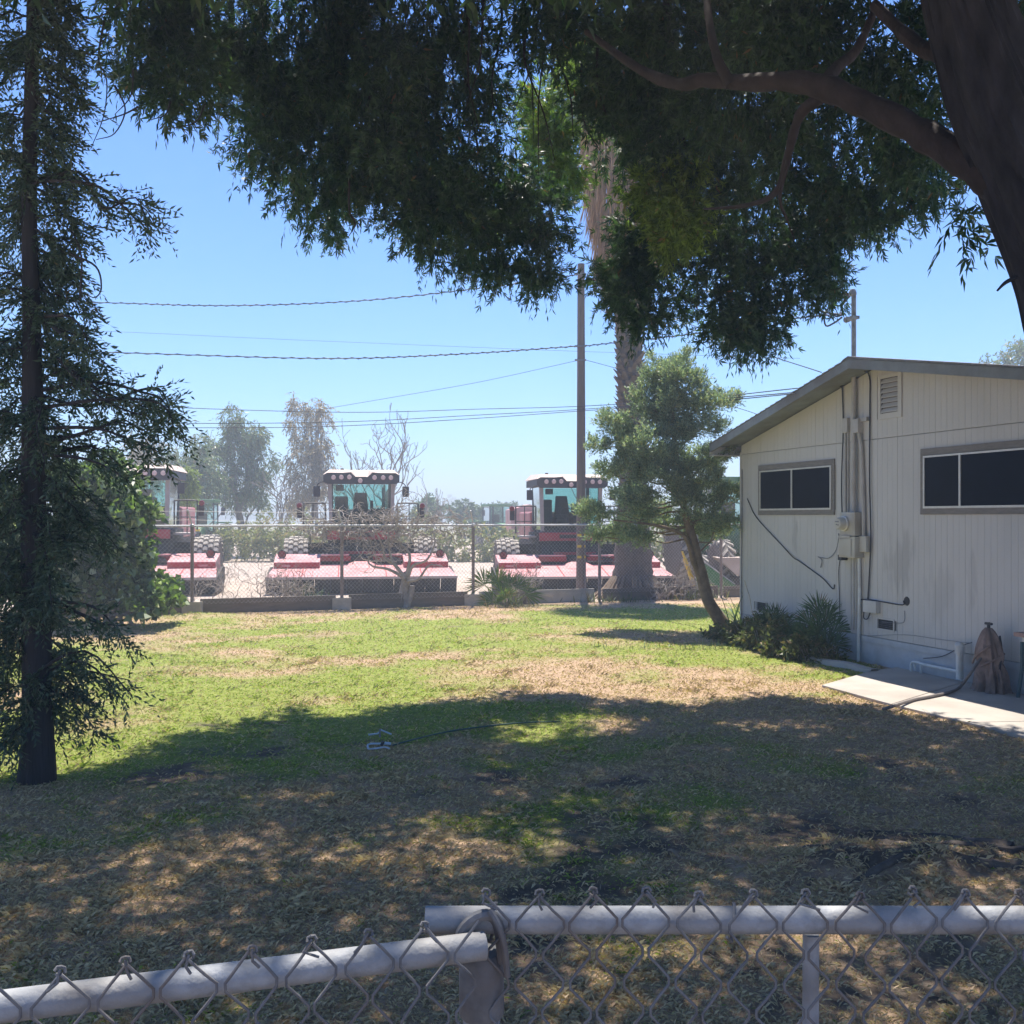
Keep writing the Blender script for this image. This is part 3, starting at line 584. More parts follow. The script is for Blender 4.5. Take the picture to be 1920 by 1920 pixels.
# each spray is a little twig with paired needles
n = len(P); T = O; tl = (.10+.19*rng.random(n)); k = 11
u = (np.arange(k)+.5)/k
B = P[:, None]+T[:, None]*(u*1.)[None, :, None]*tl[:, None, None]+np.array([0, 0, -1.])*((u**2)[None, :]*tl[:, None]*.35)[..., None]
S = unit(np.cross(T, rng.normal(size=T.shape)*.5+np.array([0, 0, 1.]))); sg = np.where(np.arange(k) % 2 == 0, 1, -1)
D = unit(T[:, None]*.9+S[:, None]*sg[None, :, None]*.75+rng.normal(size=(n, k, 3))*.18+np.array([0, 0, -.12]))
V = leaf_quads(B.reshape(-1, 3), D.reshape(-1, 3), .052*(.6+.8*rng.random(n*k)), .0165, .1)
leaf_obj('crown', V-np.array([rx, ry, 0]), M['redwood'], red); print('redwood quads', len(V)//4)
for pix in ([(140, 20), (170, 35), (215, 15), (240, -20)], [(140, 95), (175, 100), (205, 60)], [(195, 40), (185, 110), (200, 150), (195, 215), (170, 280)], [(215, 160), (235, 205), (215, 250), (180, 262)], [(260, 200), (230, 215), (180, 230)],
            [(320, 190), (310, 215), (282, 225)], [(385, 195), (365, 230), (312, 242)], [(150, 560), (152, 480), (130, 430), (95, 420)], [(130, 475), (180, 500), (190, 540), (178, 558), (160, 550)], [(250, 130), (245, 180), (215, 215)]):
    Yk = 8.6; MB().tube([p-Vector((rx, ry, 0)) for p in cat([at(x, y, Yk if y < 300 else 7.4) for x, y in pix], 5)], taper(5*(len(pix)-1)+1, .010, .003), 5).build('dead_twig', M['redbark'], red, smooth=True)
brm.build('boughs', M['redbark'], red, smooth=True, fixn=False)

# ================================================================ LEANING CYPRESS beside the house
cy = gp(1358, 1182); CX, CYY = cy.x, 17.55
cyp = empty('cypress_tree', (CX, CYY, 0), label='small blue grey cypress with a curved leaning trunk beside the house corner', cat='tree')
cl = lambda v: Vector(v)-Vector((CX, CYY, 0))
stem = [(1365, 1190, 17.55), (1352, 1165, 17.55), (1328, 1125, 17.5), (1314, 1070, 17.5), (1298, 1010, 17.5), (1285, 960, 17.5), (1270, 880, 17.5), (1262, 790, 17.5), (1262, 690, 17.5)]
sp = cat([cl(at(*s_)) for s_ in stem], 4)
MB().tube(sp, list(np.interp(np.linspace(0, 8, len(sp)), range(9), [.16, .12, .10, .095, .085, .07, .055, .035, .012])), 12, jit=.08).build('trunk', M['cypbark'], cyp, smooth=True)
sp2 = cat([cl(at(*s_)) for s_ in [(1318, 1092, 17.5), (1300, 1050, 17.45), (1283, 1005, 17.4), (1230, 985, 17.3), (1150, 975, 17.3)]], 4)
MB().tube(sp2, taper(len(sp2), .07, .015), 9, jit=.08).build('limb', M['cypbark'], cyp, smooth=True)
cb = MB(); CL = [(1275, 690, 30, 46), (1290, 740, 40, 55), (1225, 700, 28, 40), (1215, 760, 40, 50), (1335, 755, 42, 26), (1372, 748, 18, 14), (1320, 800, 42, 30), (1260, 790, 50, 50), (1150, 790, 32, 24), (1175, 830, 40, 34), (1120, 835, 22, 14),
 (1225, 840, 50, 45), (1350, 850, 42, 22), (1385, 835, 22, 12), (1300, 870, 50, 40), (1180, 880, 48, 34), (1140, 880, 28, 18), (1240, 910, 55, 42), (1310, 930, 52, 36), (1180, 935, 52, 34), (1125, 960, 40, 20), (1100, 955, 20, 14), (1230, 975, 60, 36), (1300, 985, 50, 26), (1370, 930, 34, 20), (1400, 922, 18, 10), (1355, 980, 42, 20),
 (1160, 995, 45, 20), (1115, 1003, 24, 12), (1195, 1010, 40, 16), (1250, 720, 35, 40), (1340, 1000, 30, 14)]
clob = []
for x, y, rw, rh in CL:
    Yc = 17.5+random.uniform(-.55, .55)*(rw/60); c = at(x, y, Yc); clob.append((tuple(c), (rw/F*Yc*1.0, .30, rh/F*Yc*.85), 1.))
    s0 = min(sp[8:], key=lambda q_: (q_-cl(c)-Vector((0, 0, -.3))).length); bp = branch_pts(s0, cl(c), -.04, .05, 5); cb.tube(bp, taper(len(bp), .022, .006), 5, cap=False)
cb.build('branches', M['cypbark'], cyp, smooth=True, fixn=False)
P, O, _ = twigs_in(clob+[(tuple(at(x, y, 17.25)), (r_/F*17.3, .25, r_/F*16), 1.) for x, y, r_ in ((1262, 700, 24), (1262, 760, 34), (1270, 820, 38), (1275, 880, 40), (1285, 940, 36), (1215, 870, 36), (1200, 950, 36), (1330, 890, 30))], 16500, 15, .38)
V = sprays(P, O+np.array([0, 0, .35]), 8, .11, .050, .016, down=0, spread=.55, up=.30)
leaf_obj('crown', V-np.array([CX, CYY, 0]), M['cypress'], cyp)

# ================================================================ TALL PALM
PY = 25.4; px0 = (1187-960)/F*PY
palm = empty('fan_palm', (px0, PY, 0), label='tall fan palm with a shaggy skirt of dead fronds behind the far fence', cat='palm tree')
pr = [(0, .62), (.35, .53), (.7, .48), (1.2, .43), (2., .39), (3., .35), (4., .33), (5.5, .31), (7., .31), (9., .32), (12.6, .32)]
lean = lambda z: Vector((-.0-.035*max(0, z-3)*.9, 0, z))
pts = [lean(z) for z, _ in pr]; pts = cat(pts, 4); prr = list(np.interp([p.z for p in pts], [a for a, _ in pr], [b for _, b in pr]))
MB().tube(pts, [r*random.uniform(.93, 1.05) for r in prr], 18, jit=.06).build('trunk', M['palmtrunk'], palm, smooth=True)
bt = MB()
for i in range(430):                                              # old leaf bases round the trunk
    z = 1.3+i*.0165; a = i*2.39996; c = lean(z); r = float(np.interp(z, [q_[0] for q_ in pr], [q_[1] for q_ in pr]))
    o = Vector((math.cos(a), math.sin(a), 0)); s = Vector((-o.y, o.x, 0)); ln = random.uniform(.08, .20) if z > 3.2 else random.uniform(.02, .06); wd = random.uniform(.07, .12)
    b = c+o*(r-.05); t = b+o*(ln*.75+.04)+Vector((0, 0, ln+.06))
    bt.add([b-s*wd, b+s*wd, t+s*wd*.5, t-s*wd*.5, b+Vector((0, 0, .10))-s*wd, b+Vector((0, 0, .10))+s*wd], [(0, 1, 2, 3), (4, 3, 2, 5), (0, 3, 4), (1, 5, 2)])
bt.build('leaf_bases', M['palmtrunk'], palm)
rb = MB()
for i in range(90):                                               # root mat at the foot
    a = random.uniform(0, 6.283); o = Vector((math.cos(a), math.sin(a), 0)); L_ = random.uniform(.5, 1.0)
    rb.tube([o*.5+Vector((0, 0, .5)), o*(.62+.1*L_)+Vector((0, 0, .2)), o*(.75+.35*L_)+Vector((0, 0, -.05))], [.03, .035, .02], 5, cap=False)
rb.build('root_mat', M['log'], palm)
def fan(P0, aim, nrm, r, nseg, half, wd, droop=.25, stem=0., up0=None):
    """one palmate leaf: segments radiate in the plane (aim, side)"""
    aim = np.array(aim)/np.linalg.norm(aim); sd_ = np.cross(aim, nrm); sd_ /= np.linalg.norm(sd_); n3 = np.cross(sd_, aim)
    a = np.linspace(-half, half, nseg)+rng.normal(size=nseg)*.03; L_ = r*(.82+.18*np.cos(a*.8))*(.9+.2*rng.random(nseg))
    D = aim*np.cos(a)[:, None]+sd_*np.sin(a)[:, None]+n3*(.10*np.abs(np.sin(a)))[:, None]+rng.normal(size=(nseg, 3))*.05
    S = -aim*np.sin(a)[:, None]+sd_*np.cos(a)[:, None]
    B = np.array(P0)+aim*stem; B = np.broadcast_to(B, (nseg, 3)); W_ = wd*np.ones((nseg, 1)); L_ = L_[:, None]; g = np.array([0, 0, -1.])
    mid = B+D*L_*.55+g*L_*droop*.12; tip = B+D*L_+g*L_*droop*.6
    q1 = np.stack([B, mid+S*W_*.5+n3*W_*.2, mid, mid-S*W_*.5+n3*W_*.2], 1); q2 = np.stack([mid+S*W_*.5, tip, tip, mid-S*W_*.5], 1)
    out = [np.concatenate([q1, q2]).reshape(-1, 3)]
    if stem:
        p0 = np.array(P0); s2 = sd_*.02+n3*.012
        out.append(np.array([p0-s2, p0+s2, B[0]+s2*.5, B[0]-s2*.5]))
    return np.concatenate(out)
top = lean(12.7); Vc = []
for i in range(46):                                               # living fronds
    a = i*2.4; el = R(75-i*2.6); d = np.array([math.cos(a)*math.cos(el), math.sin(a)*math.cos(el), math.sin(el)])
    Vc.append(fan(np.array(top)+d*.2, d+np.array([0, 0, -.05]), np.array([0, 0, 1.])+rng.normal(size=3)*.25, 1.05, 30, 1.25, .055, .6, .85))
leaf_obj('crown', np.concatenate(Vc), M['palmleaf'], palm)
Vt = []
nst = 5200; z = 7.9+(12.8-7.9)*rng.random(nst)**.9; a = rng.random(nst)*6.283     # skirt of hanging dead fronds
rad = np.interp(z, [7.9, 8.6, 10, 11.5, 12.8], [.42, .68, .88, .95, .6])*(.55+.5*rng.random(nst)**.5)
ox = np.array([lean(q_).x for q_ in z]); P = np.stack([ox+np.cos(a)*rad, np.sin(a)*rad, z], -1)
D = unit(np.stack([np.cos(a)*.12, np.sin(a)*.12, -np.ones(nst)], -1)+rng.normal(size=(nst, 3))*.09)
leaf_obj('dead_frond_skirt', leaf_quads(P, D, .5+.7*rng.random(nst), .035, .1), M['thatch'], palm)
# ================================================================ THE HOUSE
CO = Vector((3.81, 17.0, 0)); E_ = Vector((.294, -.956, 0)); I_ = Vector((.956, .294, 0)); HRZ = math.atan2(-.956, .294)
def kpx(px): k = (px-960)/F; t = (4.78-13.87*k)/(k+.308); return t
def WS(px, py, off=0.):                            # pixel -> (s along wall, depth, z) in house coordinates
    t = kpx(px); Yw = 13.87+t; return Vector(((3.145-t)*1.0463, -off, EYE-(py-HOR)/F*Yw))
house = empty('house', tuple(CO), HRZ, 'low white board clad house with dark roof on the right side of the yard', 'house')
S1, DEP, SR = 9.3, 8.0, 3.64
def ztop(s): return 4.03-(.228*(SR-s) if s < SR else .18*(s-SR))
THK = .05
SEAM, BOT = 2.99, .36
wins = []
def winspan(x0, x1, s1=None):
    a = WS(x0, 900).x; b = s1 if s1 else WS(x1, 900).x; return a, b
w1 = (WS(1427, 900).x, WS(1561, 900).x, 2.06, 2.78); w2 = (WS(1734, 900).x, 6.75, 2.06, 2.80)
ven = (WS(1648, 740).x, WS(1692, 740).x, 3.24, 3.82)
cr1 = (WS(1418, 1130).x, WS(1437, 1130).x, .45, .60); cr2 = (WS(1645, 1165).x, WS(1676, 1165).x, .47, .615)
holes = [w1, w2, ven, cr1, cr2]
wall = MB().prism([(0, .0), (S1, .0), (S1, ztop(S1)-THK-.01), (SR, ztop(SR)-THK-.01), (0, ztop(0)-THK-.01)], .03, DEP, 'y').build('wall', M['dark'], house)
# siding planks, one by one, upper and lower rows
pw = .1016; ns = int(S1/pw); plank = {}
def plankobj(a, b, z0, z1, zt0, zt1, off):
    mb = MB(); g = .0014; a += g; b -= g
    mb.add([(a, -off, z0), (b, -off, z0), (b, -off, zt1), (a, -off, zt0), (a, .035, z0), (b, .035, z0), (b, .035, zt1), (a, .035, zt0)],
           [(0, 1, 2, 3), (4, 7, 6, 5), (0, 4, 5, 1), (3, 2, 6, 7), (0, 3, 7, 4), (1, 5, 6, 2)])
    mb.build('siding_board', M['siding'], wall)
for i in range(ns):
    a, b = i*pw, (i+1)*pw; j = random.uniform(-.0012, .0012)
    for z0, zt, upper in ((BOT, SEAM-.004, 0), (SEAM+.006, None, 1)):
        segs = [(z0, zt)]
        for h in holes:
            if b > h[0]+.02 and a < h[1]-.02:
                ns_ = []
                for q0, q1 in segs:
                    q1v = q1 if q1 is not None else 9
                    if h[3] <= q0 or h[2] >= q1v: ns_.append((q0, q1)); continue
                    if h[2]-q0 > .02: ns_.append((q0, h[2]+.01))
                    if q1v-h[3] > .02: ns_.append((h[3]-.01, q1))
                segs = ns_
        for q0, q1 in segs:
            ta, tb_ = (q1, q1) if q1 is not None else (ztop(a)-THK-.012, ztop(b)-THK-.012)
            plankobj(a, b, q0, q0, ta, tb_, (.004 if upper else 0)+j)
MB().bx(0, S1, .022, .0295, .3, 3.0).build('siding_groove', M['groove'], wall)
MB().bx(-.035, -.001, -.012, .06, BOT-.02, ztop(0)-.16).build('corner_board', M['siding'], house)
MB().bx(0, S1, .012, .029, -.1, BOT-.012).build('foundation', M['skirt'], house)
MB().bx(0, S1, -.006, .011, BOT-.09, BOT-.012).build('drip_board', M['skirt'], house)
MB().bx(.2, .27, -.02, .01, .05, .3).build('foundation_post', M['skirt'], house)
# roof: two slopes as thick sheets, rake boards, fascia, soffit
OV, EO = .5, .15
def slope(s0, s1, nm):
    z0, z1 = ztop(s0), ztop(s1)
    if nm == 'shingles':
        mb = MB(); n = 26
        for i in range(n):                          # overlapping courses
            a0, a1 = s0+(s1-s0)*i/n, s0+(s1-s0)*(i+1)/n; za, zb = ztop(a0), ztop(a1); hi = .012
            mb.add([(a0, -OV-.02, za+(hi if z0 < z1 else 0)), (a1, -OV-.02, zb+(0 if z0 < z1 else hi)), (a1, DEP+.5, zb+(0 if z0 < z1 else hi)), (a0, DEP+.5, za+(hi if z0 < z1 else 0)),
                    (a0, -OV-.02, za-.01), (a1, -OV-.02, zb-.01), (a1, DEP+.5, zb-.01), (a0, DEP+.5, za-.01)], [(0, 1, 2, 3), (4, 7, 6, 5), (0, 4, 5, 1), (0, 3, 7, 4), (1, 5, 6, 2), (3, 2, 6, 7)])
        return mb.build('shingles', M['shingle'], roofo)
    MB().prism([(s0, z0-.012), (s1, z1-.012), (s1, z1-.045), (s0, z0-.045)], -OV, DEP+.5, 'y').build('roof_deck', M['fascia'], roofo)
roofo = MB().prism([(SR-.12, ztop(SR-.12)+.02), (SR, 4.055), (SR+.12, ztop(SR+.12)+.02), (SR+.12, ztop(SR+.12)), (SR, 4.03), (SR-.12, ztop(SR-.12))], -OV-.02, DEP+.5, 'y').build('roof', M['shingle'], house)
for a, b in ((-EO, SR), (SR, S1+EO)): slope(a, b, 'shingles'); slope(a, b, 'deck')
for a, b in ((-EO, SR), (SR, S1+EO)):
    MB().prism([(a, ztop(a)-.014), (b, ztop(b)-.014), (b, ztop(b)-.135), (a, ztop(a)-.135)], -OV-.012, -OV+.028, 'y').build('rake_board', M['fascia'], house)
MB().bx(-EO-.025, -EO, -OV+.0, DEP+.5, ztop(-EO)-.20, ztop(-EO)-.012).build('fascia_board', M['siding'], house)
MB().bx(-EO, -.04, -OV+.03, DEP+.5, ztop(-EO)-.20, ztop(-EO)-.185).build('soffit', M['siding'], house)
# windows
def window(wd, mull, nm='window'):
    a, b, z0, z1 = wd; o = empty(nm, (a, 0, z0)); o.parent = house; wdt, hgt = b-a, z1-z0
    MB().bx(-.06, wdt+.06, -.022, -.001, hgt-.085, hgt).build('frame_head', M['trim'], o, bevel=.002)
    MB().bx(-.06, wdt+.06, -.024, -.001, -.075, 0.).build('frame_sill', M['trim'], o, bevel=.002)
    MB().bx(-.06, 0, -.021, -.001, 0, hgt-.085).build('frame_side', M['trim'], o)
    MB().bx(wdt, wdt+.07, -.021, -.001, 0, hgt-.085).build('frame_side', M['trim'], o)
    f = MB(); z1_ = hgt-.09
    f.bx(.0, wdt, -.034, -.012, .0, .026).bx(0, wdt, -.034, -.012, z1_-.022, z1_).bx(0, .024, -.034, -.012, .026, z1_-.022).bx(wdt-.028, wdt, -.034, -.012, .026, z1_-.022)
    f.build('aluminium_frame', M['alu'], o)
    MB().bx(mull-a-.014, mull-a+.014, -.037, -.012, .026, z1_-.022).build('mullion', M['alu'], o)
    MB().bx(.02, mull-a-.012, -.022, -.014, .02, z1_-.018).build('screen', M['screen'], o)
    MB().bx(mull-a+.012, wdt-.024, -.024, -.016, .02, z1_-.018).build('screen', M['screen'], o)
    return o
window(w1, WS(1487, 910).x); window(w2, WS(1803, 900).x)
# gable vent with slats
vo = empty('gable_vent', (ven[0], 0, ven[2])); vo.parent = house; vw, vh = ven[1]-ven[0], ven[3]-ven[2]
MB().bx(0, vw, -.020, -.001, 0, .075).build('vent_frame', M['siding'], vo); MB().bx(0, vw, -.020, -.001, vh-.045, vh).build('vent_frame', M['siding'], vo)
MB().bx(0, .05, -.021, -.001, .075, vh-.045).build('vent_frame', M['siding'], vo); MB().bx(vw-.07, vw, -.021, -.001, .075, vh-.045).build('vent_frame', M['siding'], vo)
MB().bx(.05, vw-.07, .018, .022, .075, vh-.045).build('vent_back', M['trim'], vo)
for k in range(7):
    z = .085+k*(vh-.13)/7
    MB().add([(.05, -.018, z), (vw-.07, -.018, z), (vw-.07, .016, z+.048), (.05, .016, z+.048), (.05, -.018, z+.008), (vw-.07, -.018, z+.008), (vw-.07, .016, z+.056), (.05, .016, z+.056)],
             [(0, 3, 2, 1), (4, 5, 6, 7), (0, 1, 5, 4), (3, 7, 6, 2), (0, 4, 7, 3), (1, 2, 6, 5)]).build('slat', M['siding'], vo)
for c_ in (cr1, cr2):
    fo = empty('crawl_vent', (c_[0], 0, c_[2])); fo.parent = house; a_, h_ = c_[1]-c_[0], c_[3]-c_[2]
    MB().bx(-.012, a_+.012, -.010, -.001, -.012, .012).bx(-.012, a_+.012, -.010, -.001, h_-.01, h_+.012).bx(-.012, .01, -.010, -.001, .012, h_-.01).bx(a_-.01, a_+.012, -.010, -.001, .012, h_-.01).build('vent_frame', M['siding'], fo)
    g = MB()
    for k in range(13): g.tube([(.01+k*(a_-.02)/12, -.004, .01), (.01+k*(a_-.02)/12, -.004, h_-.01)], .0016, 4)
    for k in range(6): g.tube([(.01, -.004, .012+k*(h_-.024)/5), (a_-.01, -.004, .012+k*(h_-.024)/5)], .0016, 4)
    g.build('vent_mesh', M['cablegrey'], fo); MB().bx(0, a_, .02, .028, 0, h_).build('vent_back', M['dark'], fo)
# electricity meter, conduits, cables
def wtube(pix, r, mt, nm, off=.03, n=8, par=None, k=4, sm=True):
    P_ = [WS(q_[0], q_[1], q_[2] if len(q_) > 2 else off) for q_ in pix]
    P_ = cat(P_, k) if sm else P_
    return MB().tube(P_, r, n).build(nm, M[mt], par or house, smooth=True)
mA, mB_ = WS(1579, 1000), WS(1613, 1000)
mA.x += .10; mB_.x += .07
mbx = MB().bx(mA.x+.04, mB_.x, -.14, -.001, 1.70, 2.02).build('meter_box', M['boxmetal'], house, bevel=.006)
MB().bx(mA.x+.03, mB_.x+.01, -.15, -.001, 1.40, 1.69).build('breaker_box', M['boxmetal'], mbx, bevel=.006)
MB().bx(mA.x+.05, mB_.x-.06, -.162, -.152, 1.42, 1.655).build('breaker_door', M['boxmetal'], mbx, bevel=.003)
MB().bx(mA.x+.06, mB_.x-.08, -.166, -.142, 1.672, 1.70).build('door_lip', M['conduit'], mbx)
mc = ((mA.x+.155), -.142, 1.865)
MB().lathe([(.095, 0), (.095, -.02), (.088, -.03), (.082, -.10), (.07, -.118), (.0, -.122)], 24, 'y', mc).build('meter_dial', M['boxmetal'], mbx, smooth=True)
MB().lathe([(.098, .0), (.104, -.006), (.104, -.026), (.097, -.03)], 24, 'y', mc).build('meter_ring', M['alu'], mbx, smooth=True)
MB().bx(mc[0]-.035, mc[0]+.035, -.269, -.262, mc[2]+.018, mc[2]+.034).bx(mc[0]-.02, mc[0]-.002, -.269, -.262, mc[2]-.022, mc[2]-.004).bx(mc[0]+.016, mc[0]+.034, -.269, -.262, mc[2]-.028, mc[2]-.008).build('meter_face_mark', M['cablegrey'], mbx)
sm_ = WS(1603, 900).x
MB().tube([(sm_+.04, -.05, 2.02), (sm_+.04, -.05, 3.9)], .032, 12).build('service_conduit', M['conduit'], house, smooth=True)
mast = MB().tube([(sm_+.04, -.05, 3.9), (sm_+.04, -.05, 5.0)], .032, 12).build('service_mast', M['galv'], house, smooth=True)
MB().lathe([(.034, 0), (.05, .01), (.052, .05), (.035, .09), (0, .10)], 12, 'z', (sm_+.03, -.06, 4.98)).build('weather_head', M['galv'], mast, smooth=True)
MB().bx(sm_-.10, sm_+.10, -.10, -.0, 4.66, 4.70).build('mast_clamp', M['galv'], mast)
MB().lathe([(.02, -.04), (.04, -.03), (.04, .03), (.02, .04)], 10, 'x', (sm_-.10, -.06, 4.68)).build('insulator', M['cablegrey'], mast, smooth=True)
for pix in ([(1598, 551, .06), (1580, 562, .1), (1570, 580, .1), (1578, 594, .1), (1592, 590, .08)], [(1598, 553, .06), (1572, 572, .1), (1560, 590, .12), (1562, 612, .12), (1576, 606, .1), (1590, 596, .1)],
            [(1596, 552, .06), (1575, 558, .1), (1548, 566, .12), (1552, 584, .12), (1588, 592, .08)], [(1596, 552, .06), (1590, 575, .1), (1592, 592, .1)], [(1600, 555, .05), (1583, 575, .1), (1566, 552, .2)]):
    wtube(pix, .013, 'cable', 'service_loop', par=mast, n=5)
MB().lathe([(.07, 0), (.05, .05), (.036, .10)], 12, 'z', (sm_+.04, -.05, ztop(sm_)+.0)).build('roof_flashing', M['galv'], mast, smooth=True)
wtube([(1587, 787), (1587, 880), (1587, 962)], .016, 'conduit', 'conduit', .02); wtube([(1592, 790), (1592, 962)], .012, 'conduit', 'conduit', .018, sm=False)
wtube([(1581, 720, .02), (1583, 800, .02), (1581, 900, .03), (1582, 962, .03)], .009, 'cable', 'cable'); wtube([(1540, 728, .30), (1560, 725, .10), (1578, 724, .03), (1582, 735, .02)], .009, 'cable', 'cable')
MB().bx(WS(1584, 790).x, WS(1592, 790).x+.02, -.05, -.001, WS(1585, 812).z, WS(1585, 785).z).build('junction_box', M['conduit'], house, bevel=.004)
wtube([(1616, 812, .05), (1619, 850, .03), (1622, 940, .03), (1624, 1010, .04)], .026, 'conduit', 'conduit')
MB().bx(WS(1608, 800).x, WS(1616, 800).x+.03, -.09, -.001, WS(1612, 812).z, WS(1612, 786).z).build('junction_box', M['conduit'], house, bevel=.005)
MB().bx(WS(1612, 800).x, WS(1630, 800).x, -.05, -.001, WS(1612, 792).z, WS(1612, 785).z).build('cable_cover', M['conduit'], house)
MB().bx(WS(1620, 1010).x, WS(1631, 1010).x+.02, -.08, -.001, WS(1624, 1035).z, WS(1624, 1005).z).build('junction_box', M['boxmetal'], house, bevel=.005)
wtube([(1608, 702, .25), (1622, 696, .06), (1632, 706, .02), (1633, 760, .02), (1633, 900, .025), (1636, 1000, .03), (1632, 1080, .02), (1629, 1125, .02)], .010, 'cable', 'cable')
wtube([(1614, 1040, .03), (1615, 1120, .03), (1614, 1200, .04), (1615, 1240, .05)], .022, 'pvc', 'drain_conduit')
for x in (1600, 1605, 1610): wtube([(x, 1040, .04), (x, 1100, .04), (x, 1180, .04)], .008 if x != 1605 else .013, 'conduit', 'conduit')
wtube([(1578, 1000, .05), (1578, 1040, .02), (1574, 1070, .015), (1576, 1120, .02), (1577, 1170, .02)], .006, 'cable', 'cable')
MB().bx(WS(1582, 1040).x, WS(1589, 1040).x, -.10, -.001, WS(1585, 1050).z, WS(1585, 1040).z).build('ground_clamp', M['cable'], house)
wtube([(1580, 1003, .06), (1570, 1030, .02), (1556, 1046, .015), (1538, 1045, .015)], .005, 'cablegrey', 'cable')
wtube([(1403, 935, .02), (1418, 968, .015), (1450, 1004, .015), (1470, 1025, .015), (1490, 1045, .03), (1500, 1052, .015), (1525, 1070, .015), (1545, 1085, .015), (1563, 1104, .015), (1566, 1096, .015)], .008, 'cable', 'cable')
wtube([(1536, 1044, .02), (1543, 1050, .02), (1540, 1064, .015)], .007, 'cablegrey', 'cable_hook')
wtube([(1393, 880, .02), (1393, 960, .02), (1392, 1060, .02), (1392, 1160, .02)], .009, 'cablegrey', 'cable')
MB().bx(WS(1626, 1130).x, WS(1650, 1130).x, -.07, -.001, WS(1636, 1148).z, WS(1636, 1126).z).build('utility_box', M['white'], house, bevel=.004)
wtube([(1616, 1124, .02), (1632, 1124, .03), (1655, 1128, .02), (1694, 1134, .02), (1696, 1126, .02)], .008, 'cable', 'cable')
wtube([(1636, 1148, .04), (1632, 1160, .05), (1625, 1158, .05), (1623, 1145, .03), (1622, 1125, .02)], .008, 'cable', 'cable')
wtube([(1655, 1166, .012), (1690, 1168, .012), (1697, 1162, .012), (1697, 1145, .012)], .004, 'cablegrey', 'cable')
wtube([(1630, 1192, .03), (1700, 1190, .02), (1760, 1198, .02), (1820, 1205, .03)], .003, 'cablegrey', 'cable')
wtube([(1735, 1234, .03), (1770, 1230, .03), (1800, 1215, .03), (1815, 1208, .05), (1835, 1204, .10)], .005, 'cable', 'cable')
MB().lathe([(.05, 0), (.06, .01), (.0, .015)], 10, 'y', (WS(1700, 1130).x, -.01, WS(1700, 1127).z)).build('cable_cap', M['cable'], house)
# PVC pipe along the foundation
pv = empty('pvc_pipe', tuple(CO), HRZ, 'white plastic water pipe running low along the house foundation to an upright cylinder', 'pipe')
wtube([(1721, 1262, .10), (1721, 1243, .10), (1731, 1241, .10), (1745, 1245, .10), (1780, 1252, .11), (1812, 1258, .12)], .018, 'pvc', 'pipe_run', par=pv)
wtube([(1739, 1244, .10), (1739, 1262, .10)], .016, 'pvc', 'pipe_leg', par=pv, sm=False); wtube([(1726, 1243, .10), (1727, 1256, .08)], .012, 'pvc', 'pipe_leg', par=pv, sm=False)
a_ = WS(1816, 1240, .13)
MB().tube([(a_.x, a_.y, .06), (a_.x, a_.y, .43)], .042, 14).build('cylinder', M['pvc'], pv, smooth=True); MB().tube([(a_.x, a_.y, .36), (a_.x, a_.y, .455)], .055, 14).build('collar', M['pvc'], pv, smooth=True)
MB().lathe([(.056, 0), (.05, .02), (.02, .04), (0, .04)], 12, 'z', (a_.x, a_.y, .455)).build('cap', M['pvc'], pv, smooth=True)
# burlap covered tap
c0 = WS(1886, 1240, .24); sk = empty('covered_tap', tuple(Matrix.Translation(CO) @ Matrix.Rotation(HRZ, 4, 'Z') @ Vector((c0.x, c0.y, .024))), HRZ, 'brown burlap sack draped over an upright tap beside the foundation', 'covered tap')
V = []; nA, nZ = 56, 22
for i in range(nZ+1):
    t = i/nZ; z = .70*(1-t)
    for k in range(nA):
        a = 2*math.pi*k/nA; fold = .028*math.sin(7*a+2.2*t)*t**.6+.022*math.sin(13*a-3*t+1)*t+.016*math.sin(19*a+8*t)*t+.012*math.sin(4*a+5*t)
        r = .03+.19*t**.62+.03*math.sin(math.pi*t*1.6)+fold*1.1-(.035*math.exp(-((t-.55)/.06)**2))
        if z < .03: r *= 1.04
        V.append((math.cos(a)*r+.04*t*math.sin(2*t), math.sin(a)*r*.72, max(0, z+.02*math.sin(5*a)*t*(1-t)*2)))
MB().add(V, [(i*nA+k, i*nA+(k+1) % nA, (i+1)*nA+(k+1) % nA, (i+1)*nA+k) for i in range(nZ) for k in range(nA)]+[tuple(range(nA))]).build('sack', M['sack'], sk, smooth=True)
MB().tube(cat([(math.cos(a)*.155+.03, math.sin(a)*.115, .34+.05*math.sin(a)+.07*math.cos(a)) for a in np.linspace(0, 2*math.pi, 12)], 3), .012, 6).build('tie_cord', M['sack'], sk, smooth=True)
MB().tube(cat([(-.11, -.12, .30), (-.04, -.15, .37), (.04, -.15, .44), (.13, -.09, .52)], 4), .013, 6).build('fold', M['sack'], sk, smooth=True)
MB().tube([(0, 0, .62), (0, 0, .76)], .018, 8).tube([(-.05, 0, .745), (.05, 0, .745)], .014, 8).build('tap', M['cable'], sk)
MB().tube(cat([(.11, .05, .62), (.17, .02, .45), (.19, -.03, .2), (.22, -.02, .0)], 4), .012, 6).build('black_cord', M['cable'], sk, smooth=True)
# hose from the tap over the slab
def G(px, py, z=.043): return gp(px, py, z)
hp = cat([at(1858, 1203, 11.4), at(1848, 1222, 11.35), at(1835, 1240, 11.3), at(1820, 1262, 11.2), G(1800, 1288), G(1780, 1298), G(1745, 1306), G(1710, 1313), G(1675, 1324, .06), gp(1655, 1330, .02)], 5)
put(MB().tube(hp, .017, 8).build('garden_hose', M['hosegrey'], smooth=True), 'dusty black hose trailing from the covered tap across the concrete slab', 'hose')
